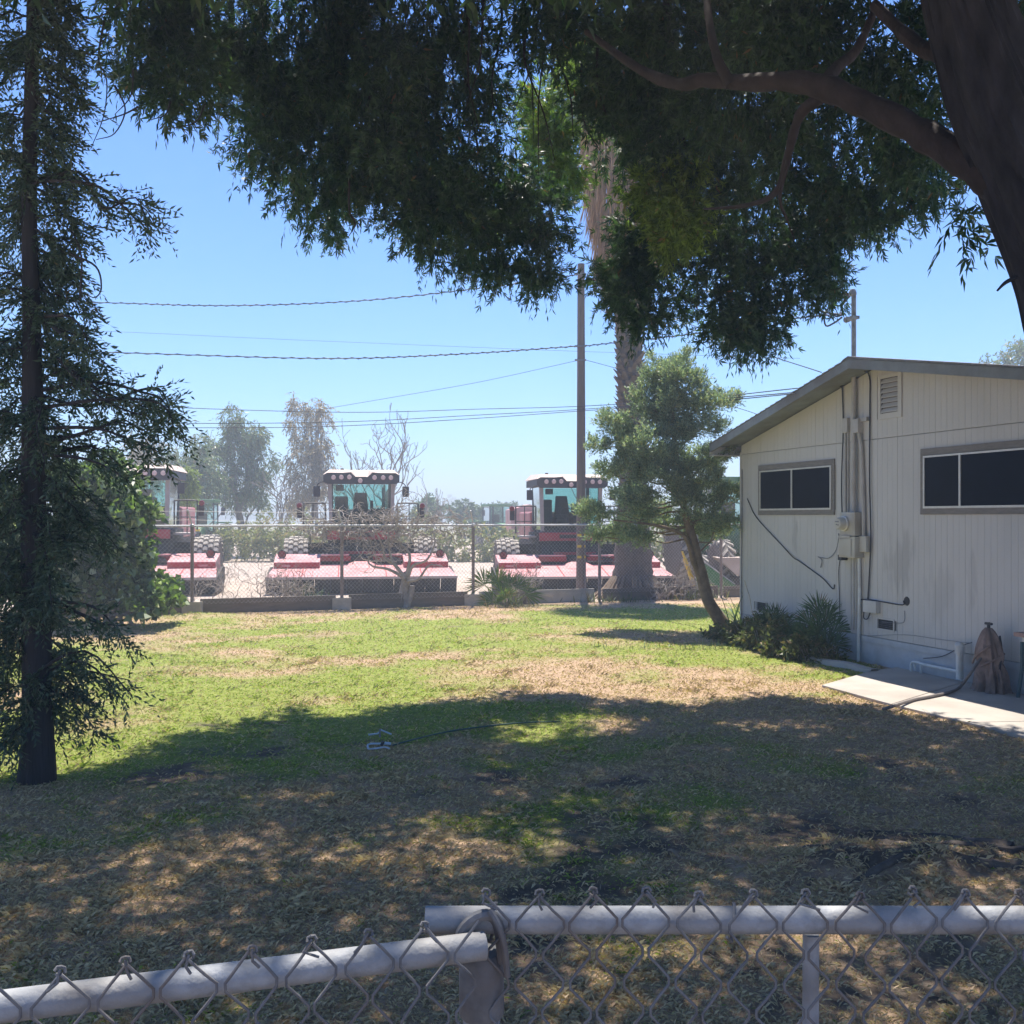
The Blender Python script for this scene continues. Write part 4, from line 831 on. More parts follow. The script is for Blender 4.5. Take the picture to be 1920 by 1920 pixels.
# table at the right edge with a white box and a green domed thing on it
tb0 = Vector((5.72, 10.75, .024)); tab = empty('patio_table', tuple(tb0), HRZ, 'worn wooden table with dark metal legs against the wall at the right edge', 'table')
MB().bx(-.30, 1.2, -.28, .10, .655, .70).build('table_top', M['tabletop'], tab, bevel=.006); MB().bx(-.24, 1.1, -.22, .06, .60, .654).build('apron', M['alu'], tab)
for sx, sy in ((-.22, -.24), (-.22, .06), (1.08, -.24), (1.08, .06)):
    MB().tube([(sx-.06*(1 if sx < 0 else -1), sy, 0), (sx, sy, .32), (sx, sy, .60)], .02, 8).build('leg', M['tableleg'], tab, smooth=True)
MB().tube([(-.22, -.24, .3), (-.22, .06, .3)], .012, 6).tube([(-.22, -.24, .32), (.2, -.24, .6)], .014, 6).build('brace', M['tableleg'], tab)
def hl(root, v): return Matrix.Translation(root) @ Matrix.Rotation(HRZ, 4, 'Z') @ Vector(v)
bo = empty('storage_box', tuple(hl(tb0, (-.02, -.08, .70))), HRZ, 'small white box standing on the worn table at the right edge', 'box')
MB().bx(-.2, .25, -.12, .12, 0, .19).build('body', M['white'], bo, bevel=.006); MB().bx(-.21, .26, -.13, .13, .165, .205).build('lid', M['white'], bo, bevel=.004)
go = empty('green_bowl', tuple(hl(tb0, (.0, -.08, .905))), HRZ, 'upturned green bowl on top of the white box', 'bowl')
MB().lathe([(.11, 0), (.115, .01), (.11, .04), (.085, .08), (.04, .10), (0, .105)], 20).build('shell', M['capgreen'], go, smooth=True)
MB().lathe([(.118, 0), (.122, .006), (.118, .012)], 20).build('rim', M['capgreen'], go, smooth=True)
cl2 = empty('laundry_basket', tuple(hl(tb0, (.35, -.05, 0))), HRZ, 'pale plastic tub standing under the worn table', 'tub')
MB().lathe([(.16, 0), (.20, .32), (.215, .33), (.215, .35), (.19, .35), (.15, .02), (0, .02)], 20).build('body', M['pvc'], cl2, smooth=True); MB().tube([(-.2, 0, .28), (-.24, 0, .25), (-.2, 0, .2)], .01, 6).build('handle', M['pvc'], cl2)
# ================================================================ WHEELS
def wheel(par, c, r, w_, rimmat='rimred', lugs=20, side=1, rimr=.5, name='wheel', mt='tyre'):
    o = empty(name, c); o.parent = par; ri = r*rimr
    MB().lathe([(ri, -w_*.42), (r*.74, -w_*.5), (r*.86, -w_*.45), (r*.925, -w_*.32), (r*.955, 0), (r*.925, w_*.32), (r*.86, w_*.45), (r*.74, w_*.5), (ri, w_*.42)], 36, 'x').build('tyre', M['tyreside'], o, smooth=True)
    lg = MB()
    if name == 'drive_wheel':                        # staggered rounded tread blocks
        for i in range(24):
            for j, u in enumerate((-.42, -.21, 0, .21, .42)):
                a = 2*math.pi*(i+.5*(j % 2))/24; hw, ha = w_*.098, 2*math.pi/24*.36; rb_ = r*(.955-.62*abs(u)**2.2)-.012; V = []
                for dx, da, rr_ in ((-1, -.35, 1), (-.35, -1, 1), (.35, -1, 1), (1, -.35, 1), (.8, .8, 1), (0, .45, 1), (-.8, .8, 1)):
                    V.append((w_*u+dx*hw, math.cos(a+da*ha)*(rb_+.055), math.sin(a+da*ha)*(rb_+.055)))
                for dx, da, rr_ in ((-1, -.35, 1), (-.35, -1, 1), (.35, -1, 1), (1, -.35, 1), (.8, .8, 1), (0, .45, 1), (-.8, .8, 1)):
                    V.append((w_*u+dx*hw*1.1, math.cos(a+da*ha*1.1)*rb_, math.sin(a+da*ha*1.1)*rb_))
                lg.add(V, [tuple(range(7))]+[(q_, (q_+1) % 7, (q_+1) % 7+7, q_+7) for q_ in range(7)])
        lugs = 0
    for i in range(lugs):
        for s in (-1, 1):
            a = 2*math.pi*(i+(.5 if s > 0 else 0))/lugs; ca, sa = math.cos(a), math.sin(a)
            tl = 2*math.pi/lugs*.42; V = []
            for u, off in ((.04, .0), (.50, .75)):                   # chevron bar from the centre to the shoulder
                aa = a+off*2*math.pi/lugs
                for q_, rr_ in ((-tl*.62, 1), (tl*.62, 1), (tl*.85, .93), (-tl*.85, .93)):
                    rx_ = r*rr_*(.985 if u > .3 else 1.); V.append((s*w_*u, math.cos(aa+q_*.6)*rx_, math.sin(aa+q_*.6)*rx_))
            lg.add(V, [(0, 1, 5, 4), (0, 4, 7, 3), (1, 2, 6, 5), (0, 3, 2, 1), (4, 5, 6, 7)])
    lg.build('tread_lugs', M[mt], o)
    MB().lathe([(ri*1.03, -w_*.40), (ri*.95, -w_*.2), (ri*.35, -w_*.12), (ri*.3, -w_*.3), (0, -w_*.3)], 24, 'x').lathe([(0, w_*.3), (ri*.3, w_*.3), (ri*.35, w_*.12), (ri*.95, w_*.2), (ri*1.03, w_*.40)], 24, 'x').build('rim', M[rimmat], o, smooth=True)
    return o
# ================================================================ RED WINDROWER seen from the front (header towards -y)
def windrower():
    r = empty('windrower', (0, 0, 0))
    hd = MB().add([(-2.47, -3.5, .44), (2.47, -3.5, .44), (2.30, -2.0, .72), (-2.30, -2.0, .72), (-2.47, -3.5, .40), (2.47, -3.5, .40), (2.30, -2.0, .66), (-2.30, -2.0, .66)],
                  [(0, 1, 2, 3), (4, 7, 6, 5), (0, 4, 5, 1), (1, 5, 6, 2), (2, 6, 7, 3), (3, 7, 4, 0)]).build('header_hood', M['redtop'], r)
    MB().bx(-2.47, 2.47, -3.545, -3.503, .405, .465).build('hood_lip', M['lip'], hd)
    MB().add([(-.42, -2.55, .622), (.42, -2.55, .622), (.20, -2.05, .80), (-.20, -2.05, .80), (-.42, -2.0, .72), (.42, -2.0, .72)], [(0, 1, 2, 3), (0, 3, 4), (1, 5, 2), (3, 2, 5, 4)]).build('hood_hump', M['redtop'], hd)
    for x0 in (-1.55, -.62, .62, 1.55): MB().add([(x0-.012, -3.49, .45), (x0+.012, -3.49, .45), (x0+.012, -2.1, .715), (x0-.012, -2.1, .715)], [(0, 1, 2, 3)]).build('hood_seam', M['redd'], hd)
    cu = MB()
    for i in range(12):                                               # rubber curtain flaps
        a, b = -2.44+i*4.88/12, -2.44+(i+1)*4.88/12-.012; d = random.uniform(-.02, .02)
        cu.add([(a, -3.50, .40), (b, -3.50, .40), (b, -3.36+d, .04), (a, -3.36+d, .03), (a, -3.47, .40), (b, -3.47, .40), (b, -3.33+d, .04), (a, -3.33+d, .03)], [(0, 1, 2, 3), (4, 7, 6, 5), (3, 2, 6, 7), (1, 5, 6, 2), (0, 3, 7, 4)])
    cu.build('rubber_curtain', M['black'], r)
    for s in (-1, 1):
        MB().prism([(-3.46, .39), (-3.3, .02), (-1.9, .02), (-1.6, .30), (-1.6, .64), (-2.0, .65)], s*2.40, s*2.46).build('side_plate', M['chassis'], r)
        e = MB().prism([(-2.42, .585), (-2.42, .80), (-1.55, .99), (-1.5, .60)], s*1.12, s*2.33).build('end_box', M['redtop'], r, bevel=.012)
        MB().bx(s*1.135, s*2.315, -2.436, -2.424, .60, .785).build('front_panel', M['redd'], e)
        MB().bx(s*1.9, s*2.12, -2.446, -2.437, .68, .73).build('sticker', M['redtop'], e)
        rf = MB().lathe([(.0, -.045), (.085, -.045), (.095, -.02), (.095, .02), (.06, .04), (0, .04)], 20, 'y', (s*2.14, -1.95, 1.0)).build('marker_lamp', M['reflector'], r, smooth=True)
        MB().lathe([(.098, -.03), (.115, -.03), (.115, .0), (.098, .0)], 20, 'y', (s*2.14, -1.95, 1.0)).build('lamp_ring', M['chassis'], rf, smooth=True)
        MB().bx(s*.35, s*1.10, -2.05, -1.55, .955, .985).build('arm_plate', M['redtop'], r); MB().bx(s*.30, s*1.12, -1.9, -1.7, .80, .93).build('lift_arm', M['redd'], r)
        MB().bx(s*.25, s*1.0, -1.62, -1.5, .60, .88).build('cross_member', M['chassis'], r)
        MB().tube([(s*.75, -.2, .75), (s*.7, -1.6, .82)], .07, 8).build('push_arm', M['chassis'], r, smooth=True)
        wheel(r, (s*1.84, -.15, .72), .74, .66, lugs=15, side=s, name='drive_wheel')
        wheel(r, (s*1.15, 3.6, .45), .47, .30, lugs=20, side=s, name='caster_wheel')
        MB().bx(s*.75, s*1.50, -.14, .14, .56, .86).build('final_drive', M['chassis'], r)
        MB().bx(s*.98, s*1.42, -.70, .6, 1.47, 1.52).build('platform', M['step'], r)
        hr = MB().tube(cat([(s*1.02, -.68, 1.52), (s*1.02, -.68, 2.30), (s*1.07, -.68, 2.40), (s*1.56, -.68, 2.40), (s*1.62, -.68, 2.30), (s*1.62, -.68, 1.60)], 3), .022, 7).build('handrail', M['rail'], r, smooth=True)
        MB().tube([(s*1.05, -.72, 1.95), (s*1.66, -.72, 1.95)], .016, 6).tube([(s*1.36, -.72, 1.52), (s*1.36, -.72, 2.40)], .016, 6).build('rail_bar', M['rail'], hr, smooth=True)
        MB().lathe([(0, -.03), (.07, -.03), (.08, .02), (0, .03)], 14, 'y', (s*1.74, -.72, 2.33)).build('side_lamp', M['reflector'], hr, smooth=True)
        MB().bx(s*1.66, s*1.8, -.73, -.68, 1.98, 2.28).build('lamp_bracket', M['chassis'], hr)
        la = MB()
        for z in (.35, .65, .95, 1.25): la.bx(s*1.50, s*1.78, .72, .90, z, z+.03)
        la.bx(s*1.48, s*1.51, .72, .90, .3, 1.5).bx(s*1.77, s*1.80, .72, .90, .3, 1.5).build('ladder', M['chassis'], r)
    MB().bx(-2.25, 2.25, -1.85, -1.62, .32, .58).bx(-.25, .25, -2.0, -1.5, .6, .9).build('header_frame', M['chassis'], r)
    MB().bx(-.62, .62, -1.58, -1.50, .98, 1.06).build('top_link', M['redd'], r)
    hz = MB()
    for k in range(7):
        x = random.uniform(-.5, .9); hz.tube(cat([(x, -1.5, 1.0), (x+.15, -1.8, .85+.05*k % .2), (x+.6, -2.1, .80), (x+.9+.05*k, -2.0, .86), (x+.7, -1.75, .95)], 4), .018, 5)
    hz.build('hydraulic_hoses', M['rail'], r, smooth=True)
    # chassis, engine hood
    ch = MB().bx(-.95, .95, -.75, 3.8, .82, 1.34).build('chassis', M['chassis'], r, bevel=.02)
    MB().bx(-1.95, 1.95, -.18, .18, .95, 1.25).build('axle_beam', M['chassis'], ch)
    MB().bx(-1.5, 1.5, 3.45, 3.7, .80, 1.0).build('rear_axle', M['chassis'], ch)
    for k in range(6): MB().bx(-.85+k*.30, -.62+k*.30, -.80, -.752, .88+.05*(k % 2), 1.25).build('valve_block', M['visor'], ch, bevel=.006)
    MB().tube([(-1.2, -.5, 1.1), (-.2, -.8, .95), (.6, -.78, 1.15), (1.3, -.4, 1.05)], .025, 6).tube([(-.9, -.7, 1.3), (0, -.85, 1.1), (.9, -.7, 1.3)], .02, 6).build('hydraulic_pipes', M['rail'], ch, smooth=True)
    MB().bx(-.95, .95, -.98, -.88, 1.37, 1.62).build('front_panel', M['redd'], r, bevel=.015)
    MB().bx(-.35, .35, -.992, -.982, 1.45, 1.56).build('grille', M['chassis'], r)
    MB().bx(-1.0, 1.0, -.88, 1.0, 1.35, 1.62).build('cab_floor', M['chassis'], r, bevel=.01)
    MB().bx(-.92, .92, 1.25, 3.9, 1.35, 2.25).build('engine_hood', M['red'], r, bevel=.06)
    MB().tube([(.7, 1.5, 2.25), (.7, 1.5, 2.9)], .05, 10).build('exhaust', M['chassis'], r, smooth=True)
    # cab
    cab = MB().bx(-.84, .84, -.90, .95, 1.62, 1.68).build('cab_base', M['visor'], r)
    for s in (-1, 1):
        MB().add([(s*.80, -.93, 1.66), (s*.89, -.93, 1.66), (s*.89, -.80, 1.66), (s*.80, -.80, 1.66), (s*.84, -.99, 3.0), (s*.95, -.99, 3.0), (s*.95, -.86, 3.0), (s*.84, -.86, 3.0)],
                 [(0, 1, 2, 3), (4, 7, 6, 5), (0, 4, 5, 1), (1, 5, 6, 2), (2, 6, 7, 3), (3, 7, 4, 0)]).build('front_post', M['cabpost'], cab)
        MB().bx(s*.82, s*.90, .80, .92, 1.68, 3.0).build('rear_post', M['visor'], cab)
        MB().add([(s*.862, -.80, 1.70), (s*.862, .80, 1.70), (s*.895, .80, 2.98), (s*.915, -.86, 2.98)], [(0, 1, 2, 3)]).build('side_glass', M['glass'], cab)
        m_ = MB().tube(cat([(s*.95, -.95, 2.98), (s*1.10, -1.0, 3.0), (s*1.22, -1.02, 2.93), (s*1.24, -1.02, 2.86)], 3), .016, 6).build('mirror_arm', M['rail'], r, smooth=True)
        MB().bx(s*1.15, s*1.34, -1.05, -1.0, 2.58, 2.88).build('mirror', M['visor'], m_, bevel=.02)
        MB().bx(s*1.165, s*1.325, -.998, -.992, 2.60, 2.86).build('mirror_glass', M['alu'], m_)
    MB().add([(-.80, -.90, 1.70), (.80, -.90, 1.70), (.85, -.955, 2.96), (-.85, -.955, 2.96)], [(0, 1, 2, 3)]).build('windscreen', M['glass'], cab)
    MB().add([(-.80, .88, 2.06), (.80, .88, 2.06), (.80, .88, 2.98), (-.80, .88, 2.98)], [(0, 1, 2, 3)]).build('rear_glass', M['glass'], cab)
    MB().bx(-.82, .82, .85, .92, 1.68, 2.08).build('rear_wall', M['seat'], cab)
    MB().bx(-.80, .80, -.84, -.80, 1.68, 1.74).build('dash_strip', M['visor'], cab)
    st = MB().bx(-.27, .25, .10, .62, 2.02, 2.16).build('seat', M['seat'], cab, bevel=.03)
    MB().add([(-.25, .5, 2.12), (.23, .5, 2.12), (.17, .66, 2.74), (-.19, .66, 2.74), (-.25, .62, 2.12), (.23, .62, 2.12), (.17, .74, 2.74), (-.19, .74, 2.74)], [(0, 1, 2, 3), (4, 7, 6, 5), (0, 4, 5, 1), (1, 5, 6, 2), (2, 6, 7, 3), (3, 7, 4, 0)]).build('backrest', M['seat'], st, bevel=.03)
    MB().bx(-.2, .18, .2, .56, 1.68, 2.02).build('seat_base', M['console'], st); MB().bx(.27, .36, .25, .55, 2.16, 2.50).build('armrest', M['seat'], st, bevel=.02)
    MB().bx(.32, .78, -.05, .70, 1.68, 2.26).build('side_console', M['console'], cab, bevel=.02)
    MB().bx(-.76, -.38, .2, .75, 1.68, 2.62).build('passenger_seat', M['seat'], cab, bevel=.04)
    MB().tube([(-.02, -.62, 1.68), (-.02, -.34, 2.18)], .035, 8).build('steering_column', M['visor'], cab)
    MB().tube([(-.02+.2*math.cos(a), -.32+.09*math.sin(a), 2.2+.17*math.sin(a)) for a in np.linspace(0, 6.283, 17)], .014, 6).build('steering_wheel', M['visor'], cab, smooth=True)
    MB().bx(-.72, -.50, -.70, -.60, 2.76, 2.93).build('monitor', M['visor'], cab)
    MB().tube([(.0, -.965, 2.95), (.28, -.95, 2.4)], .010, 5).build('wiper', M['rail'], cab)
    # roof with a notched visor
    zr = [(-1.06, 3.02), (-1.06, 3.19), (-.95, 3.25), (-.30, 3.25), (-.17, 3.12), (.17, 3.12), (.30, 3.25), (.95, 3.25), (1.06, 3.19), (1.06, 3.02), (.97, 2.94), (-.97, 2.94)]
    vis = MB().prism(zr, -1.22, -1.05, 'y').build('roof_visor', M['visor'], r)
    for x, z in ((-.72, 3.12), (-.50, 3.125), (-.28, 3.13+.0), (.02, 3.03), (.42, 3.12), (.66, 3.12), (.88, 3.12)):
        MB().lathe([(0, -.02), (.058, -.02), (.066, -.005), (.066, .02), (0, .02)], 14, 'y', (x-.06, -1.235, z)).build('work_lamp', M['lamp'], vis, smooth=True)
    rf = MB().add([(-1.07, -1.21, 3.20), (-.30, -1.21, 3.27), (-.17, -1.21, 3.14), (.17, -1.21, 3.14), (.30, -1.21, 3.27), (1.07, -1.21, 3.20), (1.10, 1.15, 3.22), (-1.10, 1.15, 3.22),
                   (-.9, -.8, 3.36), (-.2, -.75, 3.35), (.2, -.75, 3.35), (.9, -.8, 3.36), (.95, .9, 3.40), (-.95, .9, 3.40)],
                  [(0, 1, 9, 8), (1, 2, 9), (2, 3, 10, 9), (3, 4, 10), (4, 5, 11, 10), (5, 6, 12, 11), (6, 7, 13, 12), (7, 0, 8, 13), (8, 9, 10, 11, 12, 13)])
    rf = rf.build('cab_roof', M['roof'], r, smooth=True)
    MB().bx(-1.06, 1.06, -1.05, 1.1, 3.0, 3.20).build('roof_base', M['visor'], r)
    MB().tube([(-.55, .2, 3.38), (-.55, .2, 3.44)], .05, 10).build('antenna', M['rail'], rf)
    return r
w0 = windrower()
wspec = [(-10.6, 29.2, 1.03, R(9), 'leftmost red windrower, its cab half hidden by the redwood and fig leaves'), (-4.42, 30.0, 1., R(9), 'middle red windrower with dead vines on the fence before its cab'),
         (1.58, 30.3, .965, R(7), 'red windrower with the wooden pole standing in front of its cab')]
for i, (x, y, s, rz, lb) in enumerate(wspec):
    o = w0 if i == 0 else copy_tree(w0)
    o.location = (x, y, -.05); o.scale = (s, s, s); o.rotation_euler[2] = rz; put(o, lb, 'farm machine', 'red windrowers parked behind the fence')
# ================================================================ GREEN TRACTORS
def tractor(rimm='rimyel'):
    r = empty('tractor', (0, 0, 0))
    for s in (-1, 1):
        wheel(r, (s*1.05, 1.6, .92), .92, .5, rimm, 20, name='rear_wheel', rimr=.6); wheel(r, (s*.90, -1.1, .68), .68, .38, rimm, 18, name='front_wheel', rimr=.58)
        MB().bx(s*.72, s*1.28, .7, 2.4, 1.86, 1.92).build('fender', M['green'], r, bevel=.02)
        MB().bx(s*.66, s*.72, -.1, .0, 1.5, 2.85).build('cab_post', M['visor'], r); MB().bx(s*.66, s*.72, 1.3, 1.4, 1.5, 2.85).build('cab_post', M['visor'], r)
        m_ = MB().tube(cat([(s*.7, 0, 2.75), (s*.9, -.1, 2.8), (s*1.12, -.1, 2.78), (s*1.14, -.1, 2.6)], 3), .02, 6).build('mirror_arm', M['rail'], r, smooth=True)
        MB().bx(s*1.05, s*1.24, -.14, -.08, 2.25, 2.62).build('mirror', M['visor'], m_, bevel=.03)
        MB().add([(s*.695, 0, 1.5), (s*.695, 1.3, 1.5), (s*.695, 1.3, 2.85), (s*.695, 0, 2.85)], [(0, 1, 2, 3)]).build('side_glass', M['glass'], r)
    MB().prism([(-1.95, 1.0), (-1.95, 1.5), (-1.75, 1.68), (-.1, 1.84), (-.1, 1.0)], -.40, .40).build('hood', M['green'], r, bevel=.05)
    MB().bx(-.32, .32, -1.975, -1.955, 1.06, 1.48).build('grille', M['visor'], r); MB().bx(-.36, .36, -1.965, -1.80, 1.50, 1.60).build('hood_stripe', M['yellow'], r)
    MB().bx(-.35, .35, -2.0, 1.9, .65, 1.0).build('chassis', M['green'], r, bevel=.02); MB().bx(-.8, .8, -1.2, -1.0, .6, .75).build('front_axle', M['green'], r); MB().bx(-1.0, 1.0, 1.45, 1.75, .75, 1.05).build('rear_axle', M['green'], r)
    MB().bx(-.70, .70, -.08, 1.4, 1.0, 1.5).build('cab_base', M['green'], r); MB().bx(-.80, .80, -.28, 1.5, 2.85, 3.02).build('cab_roof', M['green'], r, bevel=.05)
    MB().add([(-.66, -.05, 1.5), (.66, -.05, 1.5), (.66, -.08, 2.85), (-.66, -.08, 2.85)], [(0, 1, 2, 3)]).build('windscreen', M['glass'], r)
    MB().bx(-.25, .25, .7, .95, 1.5, 2.35).build('seat', M['seat'], r, bevel=.04); MB().tube([(-.55, -.25, 1.6), (-.55, -.25, 2.75), (-.55, -.18, 2.85)], .05, 10).build('exhaust', M['chassis'], r, smooth=True)
    return r
t0 = tractor()
tsp = [((373-960)/F*46, 46, .93, R(8), 'green tractor with a yellow stripe on its hood behind the leftmost windrower'), ((937-960)/F*62, 62, .93, R(20), 'distant green tractor left of the windrower behind the pole'),
       (6.35, 28.9, 1.04, R(10), 'green tractor half hidden between the cypress and the house corner')]
for i, (x, y, s, rz, lb) in enumerate(tsp):
    o = t0 if i == 0 else copy_tree(t0); o.location = (x, y, -.05); o.scale = (s, s, s); o.rotation_euler[2] = rz; put(o, lb, 'tractor', 'green tractors in the gravel yard')
# red wagon and green implement beyond
rw = empty('grain_wagon', ((987-960)/F*50, 50, -.05), R(6), 'faded red box wagon far behind, left of the windrower cab by the pole', 'wagon')
MB().prism([(-.75, .9), (-.9, 1.6), (-.9, 2.35), (.9, 2.35), (.9, 1.6), (.75, .9)], -1.3, 1.3, 'y').build('body', M['red'], rw, bevel=.02)
MB().prism([(-.9, 2.36), (0, 2.62), (.9, 2.36)], -1.3, 1.3, 'y').build('cover', M['redtop'], rw)
MB().bx(-.4, .4, -2.2, 1.5, .75, .88).build('frame', M['chassis'], rw)
for s in (-1, 1): wheel(rw, (s*.85, -.8, .45), .45, .25, lugs=14); wheel(rw, (s*.85, .8, .45), .45, .25, lugs=14)
im = empty('sloping_implement', ((1345-960)/F*26.6, 26.6, -.05), 0, 'green and tan sloping implement behind the fence left of the house corner', 'implement')
MB().prism([(-.55, .0), (-.55, .95), (.45, .25), (.45, .0)], -.05, .02, 'y').build('side_shield', M['green'], im); MB().prism([(.02, .95), (.95, .95), (.95, .42), (.5, .5)], .05, .8, 'y').build('deck', M['roof'], im)
MB().bx(.1, .95, .1, .9, 0, .42).build('frame', M['chassis'], im); MB().tube([(-.5, 0, .95), (.45, -.01, .25)], .03, 6).build('edge_bar', M['step'], im); wheel(im, (-.35, .5, .5), .52, .3, lugs=14)
yb_ = empty('yellow_loader_arm', ((1292-960)/F*27.2, 27.2, -.05), 0, 'rusty yellow curved arm standing behind the leaning cypress trunk', 'implement')
MB().tube(cat([(-.18, 0, 1.1), (-.1, 0, .85), (.02, 0, .5), (.14, 0, .15), (.2, 0, 0)], 4), [.03]*4+[.055]*8+[.04]*5, 8).build('arm', M['yellow'], yb_, smooth=True); MB().tube([(-.18, 0, 1.1), (.1, .6, 1.1)], .04, 6).build('bar', M['chassis'], yb_)
# ================================================================ FAR FENCE
fx = [(-9.35), (-6.44), (-3.60), (-.86), (2.03), (5.08), (8.1)]
ff = empty('chain_link_fence', (fx[0], fence_y(fx[0]), 0), 0, 'tall chain link fence with a low board at its foot between lawn and machinery yard', 'fence')
fl = lambda x, y, z: Vector((x-fx[0], y-fence_y(fx[0]), z))
post_me = MB().tube([(0, 0, 0), (0, 0, 1.79)], .036, 10).mesh('post', M['postfar'], True)
for x in fx:
    o = link('post', post_me, ff, fl(x, fence_y(x)-.0, 0))
    MB().lathe([(.040, 0), (.042, .04), (.02, .06), (0, .06)], 10, 'z', (0, 0, 1.76)).build('post_cap', M['railfar'], o, smooth=True)
    MB().bx(-.19, .19, -.07, .12, -.05, .25).build('footing', M['footing'], o) if x < 0 else None
    MB().tube([(0, .0, 1.80), (-.05, -.14, 2.10)], .018, 5).build('barbed_wire_arm', M['railfar'], o) if x != fx[5] else None
for a, b in zip(fx[:-1], fx[1:]):
    MB().tube([fl(a, fence_y(a), 1.775), fl(b, fence_y(b), 1.775)], .022, 8).build('top_rail', M['railfar'], ff, smooth=True)
for k, (dz, dy) in enumerate(((1.90, -.045), (1.99, -.09), (2.08, -.13))):
    if k != 1:
        MB().tube([fl(x_, fence_y(x_)+dy, dz-.03*math.sin(math.pi*((i*.25) % 1))) for i, x_ in enumerate(np.linspace(fx[0], fx[2], 9))], .0028, 4).build('barbed_wire', M['galvfar'], ff)
def chain(x0, y0, x1, y1, z0, z1, pitch, r, sides, spike=0., seed=1):
    """chain link: one zigzag strand per pitch, neighbours linked in alternate bends"""
    L_ = math.hypot(x1-x0, y1-y0); n = int(L_/pitch); rows = int((z1-z0)/pitch*2); d = np.array([(x1-x0)/L_, (y1-y0)/L_, 0]); nrm = np.array([-d[1], d[0], 0])
    k = np.arange(rows+1); zz = z1-k*pitch/2*((z1-z0)/(rows*pitch/2)); off = np.where(k % 2 == 0, 0., pitch/2)
    Vs, Fs = [], []; ang = np.arange(sides)/sides*2*np.pi; base = 0
    for i in range(n):
        for s in (1,):
            sg = 1 if i % 2 == 0 else 1
            X_ = i*pitch+off+rng.normal(size=len(k))*pitch*.012; yy = np.where(k % 2 == 0, 1, -1)*r*.9
            C3 = np.array([x0, y0, 0])+d*X_[:, None]+nrm*yy[:, None]; C3[:, 2] = zz
            T = np.gradient(C3, axis=0); T /= np.linalg.norm(T, axis=1)[:, None]; U = np.broadcast_to(nrm, T.shape); W_ = np.cross(T, U)
            ring = C3[:, None]+(U[:, None]*np.cos(ang)[None, :, None]+W_[:, None]*np.sin(ang)[None, :, None])*r
            Vs.append(ring.reshape(-1, 3)); m = len(k)
            a = np.arange(m-1)[:, None]*sides+np.arange(sides)[None]; b = np.arange(m-1)[:, None]*sides+(np.arange(sides)[None]+1) % sides
            Fs.append(np.stack([a, b, b+sides, a+sides], -1).reshape(-1, 4)+base); base += m*sides
            # the mirrored strand that interlocks with it
            X2 = i*pitch+pitch-off+rng.normal(size=len(k))*pitch*.012; C3 = np.array([x0, y0, 0])+d*X2[:, None]-nrm*yy[:, None]; C3[:, 2] = zz
            T = np.gradient(C3, axis=0); T /= np.linalg.norm(T, axis=1)[:, None]; W_ = np.cross(T, U)
            ring = C3[:, None]+(U[:, None]*np.cos(ang)[None, :, None]+W_[:, None]*np.sin(ang)[None, :, None])*r
            Vs.append(ring.reshape(-1, 3)); Fs.append(np.stack([a, b, b+sides, a+sides], -1).reshape(-1, 4)+base); base += m*sides
    return np.concatenate(Vs), np.concatenate(Fs)
V, Fc = chain(fx[0], fence_y(fx[0])-.03, fx[-1], fence_y(fx[-1])-.03, .20, 1.77, .085, .0032, 3)
put(npmesh('wire_mesh', V-np.array([fx[0], fence_y(fx[0]), 0]), Fc, M['galvfar'], ff), kind='stuff')
for i, (a, b, nm) in enumerate(zip(fx[:-1], fx[1:], range(6))):
    z1 = (.30, .30, .31, .30, .29, .27)[i]; mt = M['board'] if i != 3 else M['concrete']; g = .13 if i in (1, 2, 3) else .08
    p0, p1 = fl(a+g, fence_y(a+g)+.05, 0), fl(b-g, fence_y(b-g)+.05, 0); c = (p0+p1)/2; d = p1-p0
    MB().box((c.x, c.y, z1/2-.03), (d.length, .05, z1+.06), Matrix.Rotation(math.atan2(d.y, d.x), 3, 'Z')).build('kick_board', mt, ff, bevel=.008)
# ================================================================ NEAR FENCE
nf = empty('near_chain_link_fence', (-.03, 1.41, 0), 0, 'galvanised chain link fence with thick pipe rails right in front of the camera', 'fence')
nl = lambda v: Vector(v)-Vector((-.03, 1.41, 0))
def pipe(a, b, r, n=20):
    a, b = Vector(a), Vector(b); d = (b-a).normalized(); ri = r*.86
    u = d.cross(Vector((0, 0, 1))).normalized(); w_ = u.cross(d); V = []
    for p, rr_ in ((a+d*.03, ri), (a, ri), (a, r), (b, r), (b, ri), (b-d*.03, ri)):
        for k in range(n): an = 2*math.pi*k/n; V.append(p+(u*math.cos(an)+w_*math.sin(an))*rr_)
    return MB().add(V, [(i*n+k, i*n+(k+1) % n, (i+1)*n+(k+1) % n, (i+1)*n+k) for i in range(5) for k in range(n)]+[tuple(range(n)), tuple(range(5*n, 6*n))])
RZ = EYE-755/F*1.41
pipe(nl((-.119, 1.41, RZ)), nl((1.6, 1.41, RZ)), .0185).build('top_rail', M['galv'], nf, smooth=True)
LZ = EYE-.573
pipe(nl((-.037, 1.37, LZ)), nl((-.037-1.05, 1.37-.305*1.05, LZ)), .0185).build('top_rail', M['galv'], nf, smooth=True)
pc = nl((-.042, 1.412, 0))
MB().tube([(pc.x, pc.y, 0), (pc.x, pc.y, 1.31)], .026, 18).build('post', M['galv'], nf, smooth=True)
MB().lathe([(.0275, 0), (.031, .004), (.031, .085), (.0275, .09)], 18, 'z', (pc.x, pc.y, 1.262)).build('post_sleeve', M['galvold'], nf, smooth=True)
